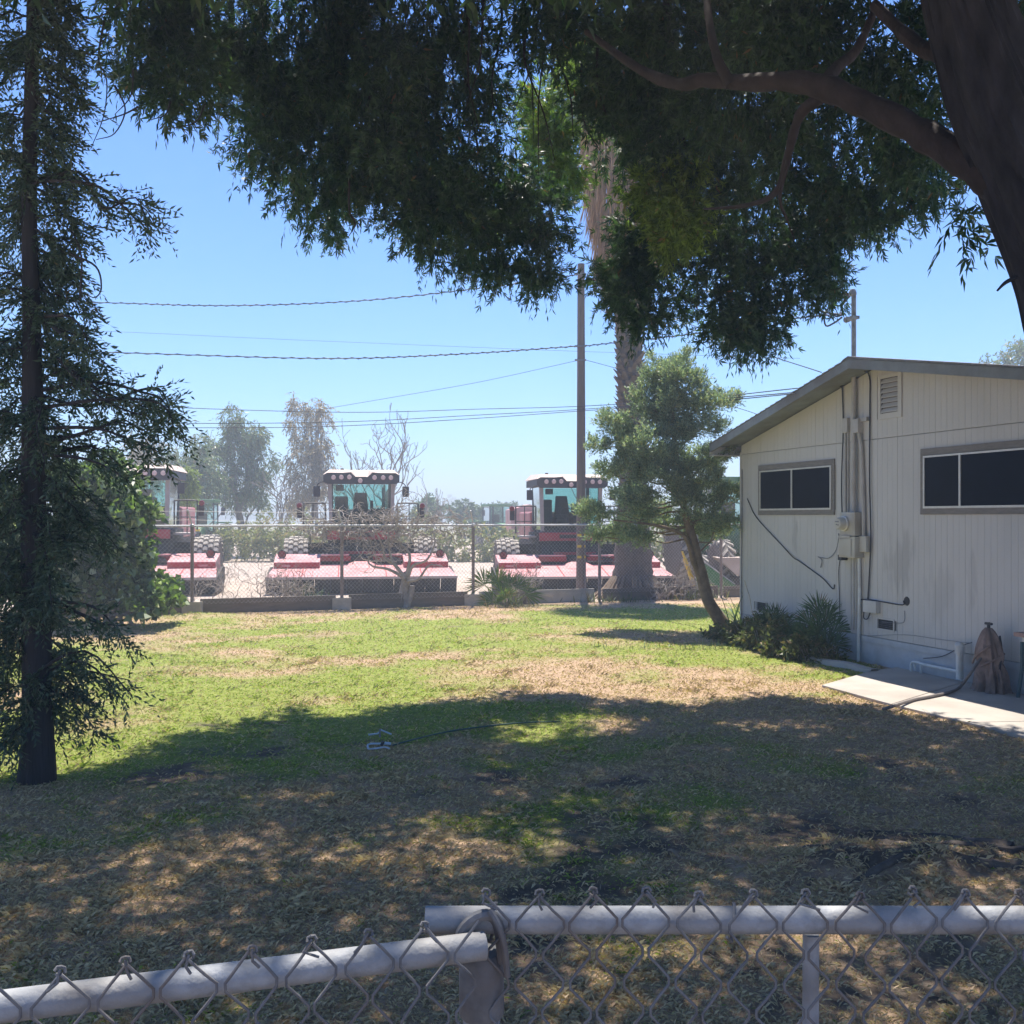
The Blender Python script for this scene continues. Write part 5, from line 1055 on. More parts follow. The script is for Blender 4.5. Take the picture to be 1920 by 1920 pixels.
MB().tube(cat([(pc.x-.03, pc.y-.028, 1.345), (pc.x-.026, pc.y-.03, 1.39), (pc.x, pc.y-.028, 1.412), (pc.x+.022, pc.y-.02, 1.40), (pc.x+.03, pc.y-.02, 1.345)], 4), .008, 8).build('rail_loop', M['galvold'], nf, smooth=True)
MB().tube(cat([(pc.x+.012, pc.y-.03, 1.42), (pc.x+.024, pc.y-.033, 1.40), (pc.x+.032, pc.y-.032, 1.37), (pc.x+.036, pc.y-.03, 1.33)], 4), .0045, 8).build('rail_strap', M['galvold'], nf, smooth=True)
MB().tube([nl((.416, 1.425, 1.37)), nl((.412, 1.43, .0))], .0115, 12).build('stake', M['galv'], nf, smooth=True)
def near_mesh(x0, y0, x1, y1, zt, side, name='wire_mesh', pitch=.0722, r=.0020, z0=.95, seed=3):
    L_ = math.hypot(x1-x0, y1-y0); n = int(L_/pitch); d = Vector(((x1-x0)/L_, (y1-y0)/L_, 0)); nr = Vector((-d.y, d.x, 0)); hp = .040; mb = MB()
    for i in range(n):
        rnd = random.Random(i*7+seed); j0 = rnd.uniform(-.004, .004); jz = rnd.uniform(-.004, .004)
        for s in (0, 1):
            P_ = []; zt_ = zt+.046+jz; k = 0; zc = zt_
            while zc > z0:
                ph = (k % 2); X_ = i*pitch+(ph*pitch/2 if s == 0 else pitch-ph*pitch/2)
                if k == 0: X_ = i*pitch+(0.0 if s == 0 else pitch)
                wob = rnd.uniform(-.0022, .0022)
                y_ = (-.0245 if side < 0 else .02)+(.0026 if (ph+s) % 2 else -.0026)
                P_.append(Vector((x0, y0, 0))+d*(X_+wob+j0*.3)+nr*y_+Vector((0, 0, zc+rnd.uniform(-.0015, .0015)))); zc -= hp; k += 1
            # rounded bends
            Q = [P_[0]]
            for a_, b_ in zip(P_[:-1], P_[1:]):
                Q += [a_.lerp(b_, .12), a_.lerp(b_, .5)+Vector((0, 0, rnd.uniform(-.0012, .0012))), a_.lerp(b_, .88)]
            Q.append(P_[-1]); mb.tube(Q, r, 7, cap=False)
        # knuckle: the two wires of one peak are hooked over each other
        top_ = Vector((x0, y0, 0))+d*(i*pitch+j0*.3)+nr*(-.0245)+Vector((0, 0, zt+.046+jz)); a0 = rnd.uniform(-.4, .4); hk = []
        for q_ in range(8):
            an = -1.3+q_*.75; hk.append(top_+d*(.0058*math.sin(an+a0))+Vector((0, 0, .0018+.0062*math.cos(an+a0)))+nr*(.0026*(q_ % 2)-.0012+.0006*q_))
        mb.tube(hk, r, 6)
        mb.tube([top_+Vector((0, 0, .004)), top_+d*rnd.uniform(-.012, .012)+Vector((0, 0, -.010))-nr*.002, top_+d*rnd.uniform(-.02, .02)+Vector((0, 0, -.019))-nr*.001], r*.95, 6)
    mb2 = MB(); mb2.v = [tuple(Vector(v)-Vector((-.03, 1.41, 0))) for v in mb.v]; mb2.f = mb.f
    return put(mb2.build(name, M['galvold'], nf, smooth=True, fixn=False), kind='stuff')
near_mesh(-.015-.02, 1.41, 1.25, 1.41, RZ-.003, -1)
near_mesh(-.037-1.05, 1.37-.305*1.05, -.037+.01, 1.37, LZ-.003, -1, seed=9)
for x_ in (-.03, .30, .79): MB().tube([nl((x_, 1.385, RZ+.012)), nl((x_+.004, 1.40, RZ+.026)), nl((x_+.008, 1.425, RZ+.018)), nl((x_+.006, 1.43, RZ-.01)), nl((x_, 1.40, RZ-.026)), nl((x_-.01, 1.382, RZ-.012))], .0022, 6).build('tie_wire', M['galvold'], nf, smooth=True)
# ================================================================ UTILITY POLE AND WIRES
PX, PYY = (1089.5-960)/F*25.0, 25.0
po = empty('utility_pole', (PX, PYY, 0), 0, 'plain wooden utility pole without crossarms standing behind the far fence', 'pole')
zt = EYE+475/F*25; MB().tube([(0, 0, -.05), (0, 0, 1.2), (0, 0, zt)], [.125, .118, .085], 18, jit=.01).build('shaft', M['pole'], po, smooth=True)
for y_ in (1003, 1024, 1044):
    z = EYE-(y_-HOR)/F*25; MB().bx(-.10, .0, -.135, -.12, z-.03, z+.03).build('reflector_tag', M['tag'], po); MB().bx(.07, .10, -.11, -.09, z-.03, z+.03).build('reflector_tag', M['tag'], po)
for y_ in (515, 650, 676):
    z = EYE-(y_-HOR)/F*25; MB().bx(-.16, .12, -.10, -.05, z-.02, z+.02).build('wire_bracket', M['cablegrey'], po)
MB().tube([(.09, -.10, 0), (.085, -.09, 2.4)], .012, 6).build('ground_wire', M['cablegrey'], po)
def wire(pix, r, lb, twist=0, grp='overhead wires crossing the sky'):
    P_ = cat([at(*q_) for q_ in pix], 12); mb = MB(); mb.tube(P_, r, 5)
    if twist:
        Q = []; 
        for i, p in enumerate(P_):
            for j in range(4):
                if i+1 >= len(P_): break
                q_ = p.lerp(P_[i+1], j/4); ph = (i*4+j)*1.57; Q.append(q_+Vector((0, math.cos(ph)*.02, math.sin(ph)*.022)))
        mb.tube(Q, r*.8, 4)
    return put(mb.build('power_line', M['cable'], smooth=True), lb, 'wire', grp)
wire([(-300, 560, 24.5), (165, 567, 24.5), (430, 573, 24.6), (700, 562, 24.7), (980, 530, 24.9), (1083, 515, 25)], .011, 'topmost twisted cable running left from the top of the pole', 1)
wire([(-300, 606, 30), (165, 620, 30), (500, 635, 30), (860, 650, 30), (1120, 660, 30), (1500, 672, 30)], .005, 'very thin faint wire between the two twisted cables left of the pole')
wire([(-300, 652, 24.5), (170, 660, 24.5), (600, 672, 24.7), (860, 664, 24.8), (1083, 649, 25)], .012, 'lower twisted cable running left from the upper part of the pole', 1)
wire([(1095, 649, 25), (1300, 626, 20), (1470, 600, 16.5), (1584, 588, 14.2)], .010, 'twisted service cable from the pole to the mast on the house roof', 1)
wire([(600, 768, 29), (730, 746, 27), (900, 716, 26), (1083, 676, 25)], .006, 'thin guy wire sloping down to the left from the pole below the twisted cables')
wire([(1095, 674, 25), (1180, 698, 23), (1300, 740, 21), (1400, 770, 19.5), (1440, 785, 19)], .006, 'thin wire sloping down to the right from the pole behind the cypress')
wire([(1100, 522, 25), (1240, 588, 21), (1310, 614, 19), (1400, 652, 17), (1540, 698, 13.9)], .007, 'thin wire from the pole top down to the house roof')
wire([(-300, 735, 22), (250, 761, 23), (640, 773, 24), (900, 767, 24.6), (1083, 762, 24.85), (1300, 748, 19), (1495, 728, 14.3)], .008, 'upper one of the low wires reaching the gable eave')
wire([(-300, 790, 22), (300, 794, 23), (640, 791, 24), (900, 778, 24.6), (1083, 768, 24.86), (1300, 752, 19), (1488, 736, 14.4)], .008, 'middle one of the low wires reaching the gable eave')
wire([(-300, 800, 22), (450, 802, 23), (680, 797, 24), (900, 784, 24.6), (1083, 771, 24.88), (1300, 756, 19), (1492, 738, 14.4)], .008, 'lowest wire across the sky, sagging over the machinery')
# ================================================================ TREES AND BUSHES BEYOND THE YARD
def tree(name, label, base, H, lobes_, mt, bark, ntw, k, tl, L_, W_, down, r0=.14, group='trees beyond the machinery yard', spread=.6, stems=1, catn='tree', up=0, triple=False, sub=12):
    b = Vector(base); o = empty(name, tuple(b), 0, label, catn, group); mb = MB(); br = MB()
    for s in range(stems):
        dx = random.uniform(-.5, .5)*(stems > 1); top_ = Vector((dx*1.6+random.uniform(-.3, .3), random.uniform(-.3, .3), H*.86)); tp_ = branch_pts((dx*.3, 0, -.05), top_, 0, .025, 6)
        mb.tube(tp_, taper(len(tp_), r0/(1+.25*(stems-1)), r0*.22), 9, cap=False)
        for l in lobes_[s::stems]:
            c = Vector(l[0])-b; f = max(.25, min(.95, (c.z-.5)/H)); a_ = tp_[int(f*.75*(len(tp_)-1))]; bp = branch_pts(a_, c, .05, .05, 5); br.tube(bp, taper(len(bp), r0*.32, r0*.07), 5, cap=False)
    mb.build('trunk', M[bark], o, smooth=True, fixn=False); br.build('branches', M[bark], o, smooth=True, fixn=False)
    P, O, _ = twigs_in(lobes_, ntw, sub, .42); V = sprays(P, O, k, tl, L_, W_, down=down, spread=spread, up=up)
    leaf_obj('crown', V-np.array(b), M[mt], o); return o
def LO(lst, Y): return [(tuple(at(x, y, Y+random.uniform(-.8, .8))), (rx_/F*Y, rx_/F*Y*.9, rz_/F*Y), 1.) for x, y, rx_, rz_ in lst]
tree('eucalyptus_tree', 'tall blue green eucalyptus, right of the bough reaching out from the redwood', ((460-960)/F*52, 52, 0), 7.2, LO([(425, 785, 22, 26), (455, 800, 28, 30), (480, 815, 26, 30), (440, 840, 40, 34), (490, 860, 28, 36), (470, 900, 34, 30), (425, 890, 34, 36), (450, 930, 38, 22), (495, 920, 18, 30), (405, 850, 22, 34)], 52), 'euc', 'greybark', 1500, 10, .5, .20, .055, .9, .20, stems=2)
tree('eucalyptus_tree', 'lower rounded eucalyptus behind the redwood bough, left of the tall one', ((365-960)/F*50, 50, 0), 5.2, LO([(345, 850, 26, 26), (375, 830, 22, 22), (385, 870, 30, 30), (355, 900, 30, 30), (330, 880, 20, 30), (395, 905, 24, 30), (360, 935, 30, 20)], 50), 'euc', 'greybark', 900, 10, .5, .20, .055, .9, .16, stems=2)
tree('young_tree', 'bright yellow green young tree just right of the leftmost windrower cab', ((348-960)/F*40, 40, 0), 3.6, LO([(345, 885, 16, 18), (350, 910, 18, 18), (340, 925, 16, 18)], 40), 'lime', 'greybark', 330, 12, .4, .15, .05, .8, .07)
tree('dry_eucalyptus_tree', 'tall dusty tan eucalyptus with thinning leaves between the green one and the bare trunks', ((580-960)/F*54, 54, 0), 7.6, LO([(560, 755, 18, 20), (585, 762, 22, 22), (605, 790, 18, 30), (560, 800, 26, 28), (590, 830, 30, 28), (560, 855, 28, 28), (600, 870, 26, 28), (575, 900, 32, 30), (610, 910, 18, 22), (560, 935, 26, 20)], 54), 'eucdry', 'greybark', 1150, 9, .5, .20, .05, .9, .20, stems=3)
tree('dry_eucalyptus_tree', 'pale pinkish thin tree behind the leftmost windrower cab', ((262-960)/F*56, 56, 0), 5.6, LO([(262, 825, 26, 26), (290, 845, 22, 26), (245, 860, 28, 24), (280, 885, 26, 26), (300, 865, 14, 24)], 56), 'eucdry', 'greybark', 420, 10, .8, .18, .05, 1.3, .14, stems=2)
for i, (x, y, rx_, rz_, Y_, lb) in enumerate([(800, 950, 24, 18, 72, 'round green tree low on the horizon behind the middle windrower mirror'), (872, 955, 34, 18, 76, 'wide round green tree on the horizon left of the distant tractor'),
        (925, 958, 9, 16, 95, 'smallest bushy tree top on the horizon, left of the far tractor'), (945, 957, 10, 16, 96, 'small bushy tree top on the horizon above the far tractor cab'), (962, 957, 9, 15, 97, 'small bushy tree top on the horizon next to the red wagon')]):
    Z_ = EYE-(y-rz_-HOR)/F*Y_
    tree('round_tree', lb, ((x-960)/F*Y_, Y_, 0), Z_, LO([(x, y, rx_*.7, rz_*.8), (x-rx_*.5, y+6, rx_*.5, rz_*.7), (x+rx_*.5, y+6, rx_*.5, rz_*.7), (x, y-rz_*.3, rx_*.5, rz_*.6), (x, y+14, rx_, rz_*.5)], Y_), 'dist', 'greybark', 420, 10, .5, .26, .10, .5, .12)
bg_ = empty('house_tree', (24.5, 50, 0), 0, 'dusty grey green tree top showing above the house roof at the right edge', 'tree'); bl = [(tuple(at(x, y, 50)), (r/F*50,)*3, 1.) for x, y, r in ((1905, 668, 24), (1880, 685, 22), (1850, 690, 14), (1930, 660, 30), (1960, 690, 40), (1940, 760, 50))]
MB().tube([(0, 0, 0), (.2, 0, 5), (.4, 0, 9)], [.3, .22, .1], 10).build('trunk', M['greybark'], bg_, smooth=True)
P, O, _ = twigs_in(bl, 700, 12, .4); leaf_obj('crown', sprays(P, O, 10, .5, .2, .07, down=.3)-np.array([24.5, 50, 0]), M['euc'], bg_)
# bare trees
def bare(label, px, Y_, top_px, n, r, spread, seed, d=(0, 0, 1), dep=4, kids=(2, 3)):
    random.seed(seed); o = empty('bare_tree', ((px-960)/F*Y_, Y_, 0), 0, label, 'tree', 'leafless trees beyond the machinery yard'); mb = MB(); H = EYE-(top_px-HOR)/F*Y_
    for i in range(n): grow(mb, (random.uniform(-.15, .15)*n, 0, -.05), (random.uniform(-.12, .12), 0, 1), H*.46, r*.8, dep, spread*1.35, .28, 6, kids, .20, .012, .60, 4)
    mb.build('branches', M['greybark'], o, smooth=True, fixn=False); return o
bare('tallest leafless grey tree rising behind the middle windrower cab', 688, 54, 712, 3, .11, .42, 3)
bare('leafless tree with spreading twigs just right of the middle windrower cab', 738, 50, 775, 2, .10, .8, 5)
bare('short leafless tree between the dry eucalyptus and the tallest bare one', 652, 52, 800, 2, .06, .45, 8)
bare('thin leafless saplings left of the dusty tan eucalyptus', 535, 50, 850, 3, .06, .5, 12)
bare('thin bare stems rising from the green eucalyptus tops', 370, 53, 765, 2, .06, .5, 15)
bare('bare upright stems on the horizon between two round trees', 822, 60, 858, 3, .03, .15, 19, dep=2)
random.seed(99)
# hedge of vines along the far edge of the gravel
hl_ = []
for x in np.arange(-24, 30, .8): hl_.append(((x, 46.5+random.uniform(-.6, .6), .75), (.75, .7, random.uniform(.65, 1.1)), 1.))
P, O, _ = twigs_in(hl_, 5200, 8, .5); P[:, 2] = np.maximum(P[:, 2], .05)
put(leaf_obj('vine_hedge', sprays(P, O, 9, .35, .16, .09, down=.3, spread=.9), M['hedge']), 'long yellow green row of vines along the far side of the gravel yard', 'hedge', kind='stuff')
for i, (x, w_, h, lb) in enumerate([(-17.5, 3.0, 2.6, 'dark bush heap behind the hedge below the tall green eucalyptus'), (-10.5, 2.6, 2.3, 'grey green bush behind the hedge left of the middle windrower'), (-5.2, 2.2, 2.2, 'low bush behind the hedge right of the middle windrower')]):
    o = empty('bush', (x*1.07, 50, 0), 0, lb, 'bush', 'bushes behind the vine hedge')
    P, O, _ = twigs_in([((x*1.07+dx, 50, h*.35), (w_*.4, 1, h*.6), 1.) for dx in (-w_*.4, 0, w_*.4)], 260, 8, .5); P[:, 2] = np.abs(P[:, 2])
    leaf_obj('crown', sprays(P, O, 10, .4, .18, .07, down=.4)-np.array([x*1.07, 50, 0]), M['hedge'], o)
    mb = MB(); [mb.tube([(dx, 0, 0), (dx*1.5, 0, h*.5)], .05, 5) for dx in (-.4, 0, .4)]; mb.build('stems', M['greybark'], o)
# far tree line on the horizon
n = 9000; x = (rng.random(n)*2-1)*400; y = 370+rng.random(n)*30; hh = 3.5+6.5*vnoise(x, y*0, 22)*vnoise(x+40, y*0, 7)*1.4; P = np.stack([x, y, rng.random(n)**.7*hh], -1)
put(leaf_obj('far_woodland', leaf_quads(P, unit(rng.normal(size=(n, 3))), 2.6, 1.9), M['dist']), 'hazy line of trees along the horizon', 'woodland', kind='stuff')
# ================================================================ PLANTS AT THE FENCE
# fig bush between redwood and fence
fo = gp(250, 1160); fb = empty('fig_bush', (fo.x, 18.6, 0), 0, 'dense fig bush with broad shiny leaves behind the redwood, against the fence', 'bush')
fl_ = [(tuple(at(x, y, 18.4+random.uniform(-.5, .5))), (rx_/F*18.4, .55, rz_/F*18.4), 1.) for x, y, rx_, rz_ in ((190, 905, 46, 40), (215, 890, 40, 34), (180, 950, 60, 50), (215, 960, 48, 50), (255, 955, 26, 36), (200, 1030, 60, 50), (245, 1030, 44, 46), (230, 1090, 64, 46), (280, 1095, 36, 30), (310, 1112, 24, 24), (150, 1080, 70, 50), (90, 1000, 70, 70), (60, 1090, 70, 50), (20, 980, 60, 70), (140, 900, 50, 40), (280, 1120, 40, 26))]
P, O, _ = twigs_in(fl_, 3600, 14, .42); P[:, 2] = np.maximum(P[:, 2], .05); V = sprays(P, O+np.array([0, -.2, .3]), 5, .16, .125, .11, down=.35, spread=.9)
leaf_obj('crown', V-np.array([fo.x, 18.6, 0]), M['fig'], fb)
mb = MB()
for l in fl_: bp = branch_pts((random.uniform(-.4, .4), 0, 0), Vector(l[0])-Vector((fo.x, 18.6, 0)), .05, .06, 5); mb.tube(bp, taper(len(bp), .035, .01), 5, cap=False)
mb.build('stems', M['greybark'], fb, smooth=True, fixn=False)
# dead shrubs
def shrub(label, px, py, Y_, stems, L_, seed, name='dead_shrub', r=.02, dep=3, spread=.9, up=.15, aim=None, wob=.42, group='dead shrubs along the far fence'):
    random.seed(seed); b = Vector(((px-960)/F*Y_, Y_, 0)); o = empty(name, tuple(b), 0, label, 'shrub', group); mb = MB()
    for i in range(stems):
        a = random.uniform(0, 6.283); d = Vector((math.cos(a)*.75, math.sin(a)*.3, random.uniform(.5, 1.1))) if aim is None else Vector(aim)+Vector([random.gauss(0, .3) for _ in range(3)])
        grow(mb, (random.uniform(-.12, .12), random.uniform(-.05, .05), 0), d, L_*random.uniform(.7, 1.2), r*random.uniform(.6, 1), dep, spread, up, 8, (2, 3), wob, .0035, .68, 5)
    mb.build('stems', M['deadwood'], o, smooth=True, fixn=False); return o
shrub('curly leafless shrub in the gap left of the middle windrower header', 515, 1135, 21.9, 15, .75, 21)
shrub('leafless shrub in front of the left end of the middle header', 560, 1135, 22.1, 8, .6, 22)
shrub('wiry leafless shrub beside the left fence post', 415, 1140, 21.6, 5, .8, 31, r=.014)
shrub('leafless shrub behind the green palm seedling', 985, 1125, 23.1, 14, .65, 23)
shrub('low leafless shrub at the foot of the tall palm', 1245, 1118, 24.2, 14, .45, 24)
shrub('dry leafless twigs at the fence under the cypress', 1290, 1118, 24.4, 12, .5, 28)
# the dead vine with a stout trunk that climbs the fence
random.seed(41); b = Vector(((762-960)/F*22.2, 22.2, 0)); dv = empty('dead_vine', tuple(b), 0, 'dead vine with a stout forked trunk sprawling over the fence before the middle windrower', 'vine'); tr = MB()
for pix in ([(762, 1140), (760, 1110), (764, 1085), (758, 1072)], [(762, 1140), (770, 1115), (772, 1098)], [(748, 1138), (756, 1100), (760, 1080)]):
    tr.tube([p-b for p in cat([at(x, y, 22.2) for x, y in pix], 4)], [.08]+[.062]*(4*(len(pix)-1)), 9, jit=.2)
for pix in ([(760, 1085), (730, 1068), (700, 1062), (690, 1050), (705, 1035)], [(760, 1085), (742, 1060), (722, 1045), (716, 1020), (700, 990), (690, 970)], [(764, 1085), (775, 1060), (800, 1050), (815, 1020), (812, 995)], [(764, 1090), (785, 1085), (805, 1060), (830, 1062)],
            [(758, 1080), (735, 1050), (728, 1000), (745, 985)], [(762, 1080), (768, 1040), (745, 1015), (720, 1000)]):
    tr.tube([p-b for p in cat([at(x, y, 22.2-.1) for x, y in pix], 5)], taper(5*(len(pix)-1)+1, .045, .012), 6, jit=.1)
tr.build('trunk', M['deadwood'], dv, smooth=True); mb = MB()
for i in range(150):                                               # tangle draped along the top rail
    x = random.uniform(560, 870) if i % 3 else random.gauss(700, 60); y = random.uniform(968, 1004); Yv = 21.9+(x-641)*.0042-.1; p = at(x, y, Yv)-b
    a = random.choice([0, math.pi])+random.uniform(-.5, .5); grow(mb, p, (math.cos(a), random.uniform(-.15, .15), math.sin(a)*.35), random.uniform(.25, .6), random.uniform(.008, .016), 2, .6, -.02, 7, (1, 3), .35, .005, .7, 5)
for i in range(26):
    x = random.uniform(660, 800); y = random.uniform(1000, 1060); Yv = 22.0+(x-641)*.0042-.1; p = at(x, y, Yv)-b
    grow(mb, p, (random.uniform(-1, 1), 0, random.uniform(-.3, .6)), random.uniform(.3, .7), .010, 2, .7, .1, 7, (1, 2), .35, .003, .7, 5)
mb.build('tangled_stems', M['deadwood'], dv, smooth=True, fixn=False)
random.seed(77)
# palm seedlings
def palmlet(name, label, base, fr, r, mt, hw=1.3, group=None, wd=.028, catn='palm'):
    b = np.array(base); o = empty(name, tuple(base), 0, label, catn, group); V = []
    for a, el, st, rr_ in fr:
        d = np.array([math.cos(a)*math.cos(el), math.sin(a)*math.cos(el), math.sin(el)]); V.append(fan(np.zeros(3), d, np.array([-math.sin(a)*.2, -1., .35])+rng.normal(size=3)*.25, rr_, 26, hw, wd, .25, st))
    leaf_obj('fronds', np.concatenate(V), M[mt], o)
    MB().lathe([(.07, -.02), (.08, .08), (.03, .16), (0, .17)], 8).build('stem_base', M['log'], o); return o
palmlet('palm_seedling', 'green fan palm seedling growing at the fence left of the pole', ((948-960)/F*22.6, 22.6, .0), [(2.9, .75, .65, .50), (2.4, 1.15, .55, .5), (1.3, 1.2, .42, .5), (.4, 1.0, .45, .5), (.1, .5, .5, .45), (3.2, .3, .3, .42), (1.9, 1.0, .3, .5), (4.6, .9, .2, .4)], .5, 'palmleaf')
def strap(name, label, base, n, L_, wd, mt, spread=.8, group=None, catn='plant', tx=1., ty=1., stiff=.5):
    o = empty(name, tuple(base), 0, label, catn, group); V = []
    for i in range(n):
        a = random.uniform(0, 6.283); el = random.uniform(.35, 1.5); l = L_*random.uniform(.6, 1.1); d = Vector((math.cos(a)*math.cos(el)*spread, math.sin(a)*math.cos(el)*spread, math.sin(el))).normalized()
        s = Vector((-math.sin(a), math.cos(a), 0)); p = Vector((random.gauss(0, .10)*tx, random.gauss(0, .08)*ty, 0)); q_ = [p]
        for k in range(1, 5): p = p+d*l/4; d = (d+Vector((0, 0, -.10/stiff*k*.5))).normalized(); q_.append(p)
        ws = [wd*.7, wd, wd*.9, wd*.55, wd*.05]
        for k in range(4): V += [q_[k]-s*ws[k]/2, q_[k]+s*ws[k]/2, q_[k+1]+s*ws[k+1]/2, q_[k+1]-s*ws[k+1]/2]
    leaf_obj('leaves', np.array([tuple(v) for v in V]), M[mt], o, np.repeat(rng.random(n), 4)); return o
strap('yucca', 'spiky green plant behind the board left of the fence post', (at(575, 1105, 22.5).x, 22.5, .05), 70, .62, .03, 'strap', 1.2, tx=2.5)
strap('agapanthus', 'strap leaved plant at the foot of the leaning cypress', (gp(1382, 1182).x, 17.35, 0), 46, .80, .035, 'palmdark', 1.0, stiff=.5)
strap('dry_grass_clump', 'dry grass tuft at the fence under the palm seedling', (at(960, 1125, 22.4).x, 22.3, 0), 60, .4, .02, 'weed', 1.3, tx=2.5)
strap('dry_grass_clump', 'dry weeds at the fence foot between the pole and the tall palm', (at(1150, 1120, 23.6).x, 23.5, 0), 120, .3, .02, 'weed', 1.3, tx=6)
strap('dry_grass_clump', 'dry weeds at the fence foot right of the tall palm', (at(1300, 1118, 24.4).x, 24.3, 0), 120, .35, .02, 'weed', 1.3, tx=5)
strap('dry_grass_clump', 'yellowish weeds just beyond the fence by the house corner', (at(1340, 1110, 25.6).x, 25.4, 0), 90, .5, .02, 'weed', 1.3, tx=2.5)
# palms and weeds in the bed along the wall
def bedpt(px, off): t = kpx(px); q_ = Vector((4.78-.308*t, 13.87+t, 0))-I_*off; return (q_.x, q_.y, 0.)
palmlet('wall_palm', 'dark fan palm seedling with upright fans against the wall, left of the drain pipe', bedpt(1588, .35), [(1.2, 1.25, .75, .5), (1.9, 1.3, .85, .5), (2.6, 1.1, .7, .48), (.5, 1.1, .55, .48), (3.1, .8, .5, .45), (4.6, 1.0, .4, .45), (1.6, 1.45, .55, .5), (0, .9, .3, .4), (2.2, 1.0, .35, .5), (1., 1., .3, .5), (3.6, 1.2, .5, .5)], .5, 'palmdark', 1.2, 'palm seedlings in the bed along the wall', .026)
palmlet('wall_palm', 'broad low fan palm seedling below the left window', bedpt(1500, .40), [(1.9, 1.2, .6, .48), (1.3, 1.25, .55, .48), (2.6, 1.0, .5, .45), (.6, 1.0, .5, .45), (3.1, .7, .4, .4), (4.4, 1.1, .3, .4), (1.6, 1.0, .35, .5), (2.9, .5, .3, .4), (.2, .6, .4, .4)], .5, 'palmdark', 1.35, 'palm seedlings in the bed along the wall', .022)
palmlet('wall_palm', 'small fan palm seedling in the middle of the wall bed', bedpt(1545, .45), [(1.9, 1.0, .4, .40), (1.0, 1.0, .4, .4), (2.8, .7, .3, .38), (4.8, .8, .3, .35), (.2, .5, .3, .35), (1.5, 1.3, .3, .4)], .5, 'palmdark', 1.3, 'palm seedlings in the bed along the wall', .024)
wd_ = empty('weeds', bedpt(1490, .6), 0, 'tangle of broad leaved weeds filling the bed in front of the wall palms', 'weeds'); wb = Vector(bedpt(1490, .6))
wl = [((bedpt(x, o_)[0], bedpt(x, o_)[1], h*.32), (.2, .2, h*.45), 1.) for x, o_, h in ((1445, .5, .35), (1465, .65, .5), (1480, .45, .6), (1500, .75, .45), (1520, .6, .5), (1540, .8, .35), (1565, .75, .35), (1590, .7, .35), (1430, .7, .25), (1605, .5, .3), (1410, .6, .15))]
P, O, _ = twigs_in(wl, 1300, 8, .5); P[:, 2] = np.abs(P[:, 2]); leaf_obj('leaves', sprays(P, O+np.array([0, 0, .4]), 6, .13, .075, .034, down=.3, spread=.9)-np.array(wb), M['weed'], wd_)
mb = MB()
for l in wl:
    for k in range(4): p = Vector(l[0])-wb; mb.tube([(p.x+random.uniform(-.1, .1), p.y+random.uniform(-.1, .1), 0), (p.x+random.uniform(-.15, .15), p.y+random.uniform(-.1, .1), l[1][2]*1.4)], .005, 4)
mb.tube([(-.05, .1, .3), (-.12, .12, .75), (-.2, .12, 1.0)], .005, 4); mb.build('stalks', M['deadwood'], wd_)
for o_ in bpy.data.objects:
    if o_.name.startswith('wall_palm'): o_.scale = (.66, .66, .74)
strap('bed_grass', 'thin grass growing along the bed edging by the house', bedpt(1500, .85), 260, .17, .010, 'strap', 1.2, tx=12, ty=1)
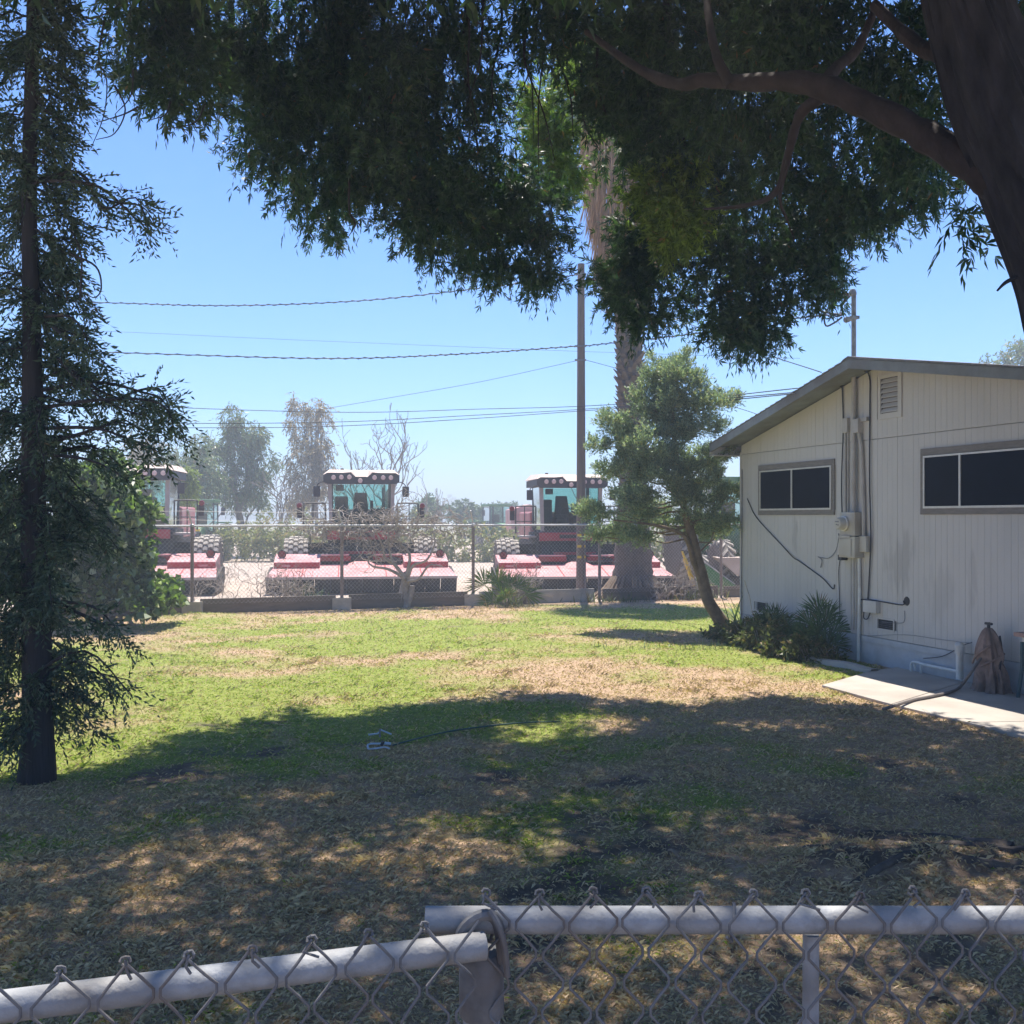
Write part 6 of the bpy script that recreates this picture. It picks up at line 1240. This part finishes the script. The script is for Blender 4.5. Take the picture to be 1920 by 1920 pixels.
# ================================================================ LAWN THINGS
hp = cat([gp(730, 1399, .02), gp(790, 1383, .025), gp(850, 1370, .035), gp(920, 1361, .03), gp(980, 1355, .025), gp(1050, 1353, .005)], 6)
put(MB().tube(hp, .0075, 7).build('lawn_hose', M['hosegreen'], smooth=True), 'thin green hose lying across the lawn from the sprinkler', 'hose')
sp0 = gp(708, 1404, .02); sk2 = empty('lawn_sprinkler', tuple(sp0), 0, 'pale plastic and metal lawn sprinkler at the end of the green hose', 'sprinkler')
MB().tube(cat([(-.10, -.02, .0), (-.12, .03, .03), (-.09, .08, .04), (.02, .07, .045), (.12, .05, .05)], 4), .012, 7).tube(cat([(-.10, -.02, .0), (0, -.02, .01), (.08, .0, .02), (.14, -.03, .01)], 4), .010, 7).build('base', M['bluewhite'], sk2, smooth=True)
MB().tube([(.04, .03, .03), (.06, .03, .08)], .018, 8).build('head', M['cable'], sk2); MB().tube([(.08, .03, .06), (.15, .04, .05)], .016, 8).build('connector', M['bluewhite'], sk2)
sp1 = gp(708, 1382, .02); sk2.scale = (.72,)*3
sk3 = empty('lawn_sprinkler', tuple(sp1), 0, 'small blue grey sprinkler part lying on bare soil behind the other', 'sprinkler')
MB().tube([(-.08, 0, .02), (0, 0, .03), (.03, .01, .06), (.12, .02, .02)], .008, 6).build('arm', M['bluewhite'], sk3, smooth=True); MB().tube([(.02, 0, 0), (.02, 0, .07)], .010, 6).build('riser', M['cablegrey'], sk3)
# bits of fallen bark by the fence
for i, (x, y, l, a) in enumerate(((195, 1160, .5, .1), (620, 1137, .25, .3), (480, 1143, .3, .05), (1265, 1605, .13, 1.9), (870, 1128, .5, .6), (850, 1133, .4, 1.0))):
    b = gp(x, y, .02); put(MB().tube([(-l/2, 0, .01), (0, .01, .03), (l/2, .0, .01)], .012 if i == 3 else .018, 6, jit=.2).build('fallen_stick', M['log'], loc=b), ['pale fallen palm stalk on the ground left of the heap', 'short stick beside the fence post footing', 'short dry stick at the foot of the curly shrub', 'curled twig on the bare soil near the roots', 'longer broken branch at the fence near the palm seedling', 'broken branch leaning in the dry leaves at the fence'][i], 'stick', 'fallen sticks on the ground').rotation_euler[2] = a
# ================================================================ AIR
if HAZE:
    hm = bpy.data.materials.new('air'); hm.use_nodes = True; t = hm.node_tree; t.nodes.remove(t.nodes['Principled BSDF']); v = t.nodes.new('ShaderNodeVolumePrincipled')
    v.inputs['Color'].default_value = (.90, .96, 1, 1); v.inputs['Density'].default_value = HAZE; v.inputs['Anisotropy'].default_value = .3
    t.links.new(v.outputs[0], t.nodes['Material Output'].inputs['Volume'])
    put(MB().bx(-452, 452, -62, 422, -1.2, 15).build('haze', hm), kind='stuff')
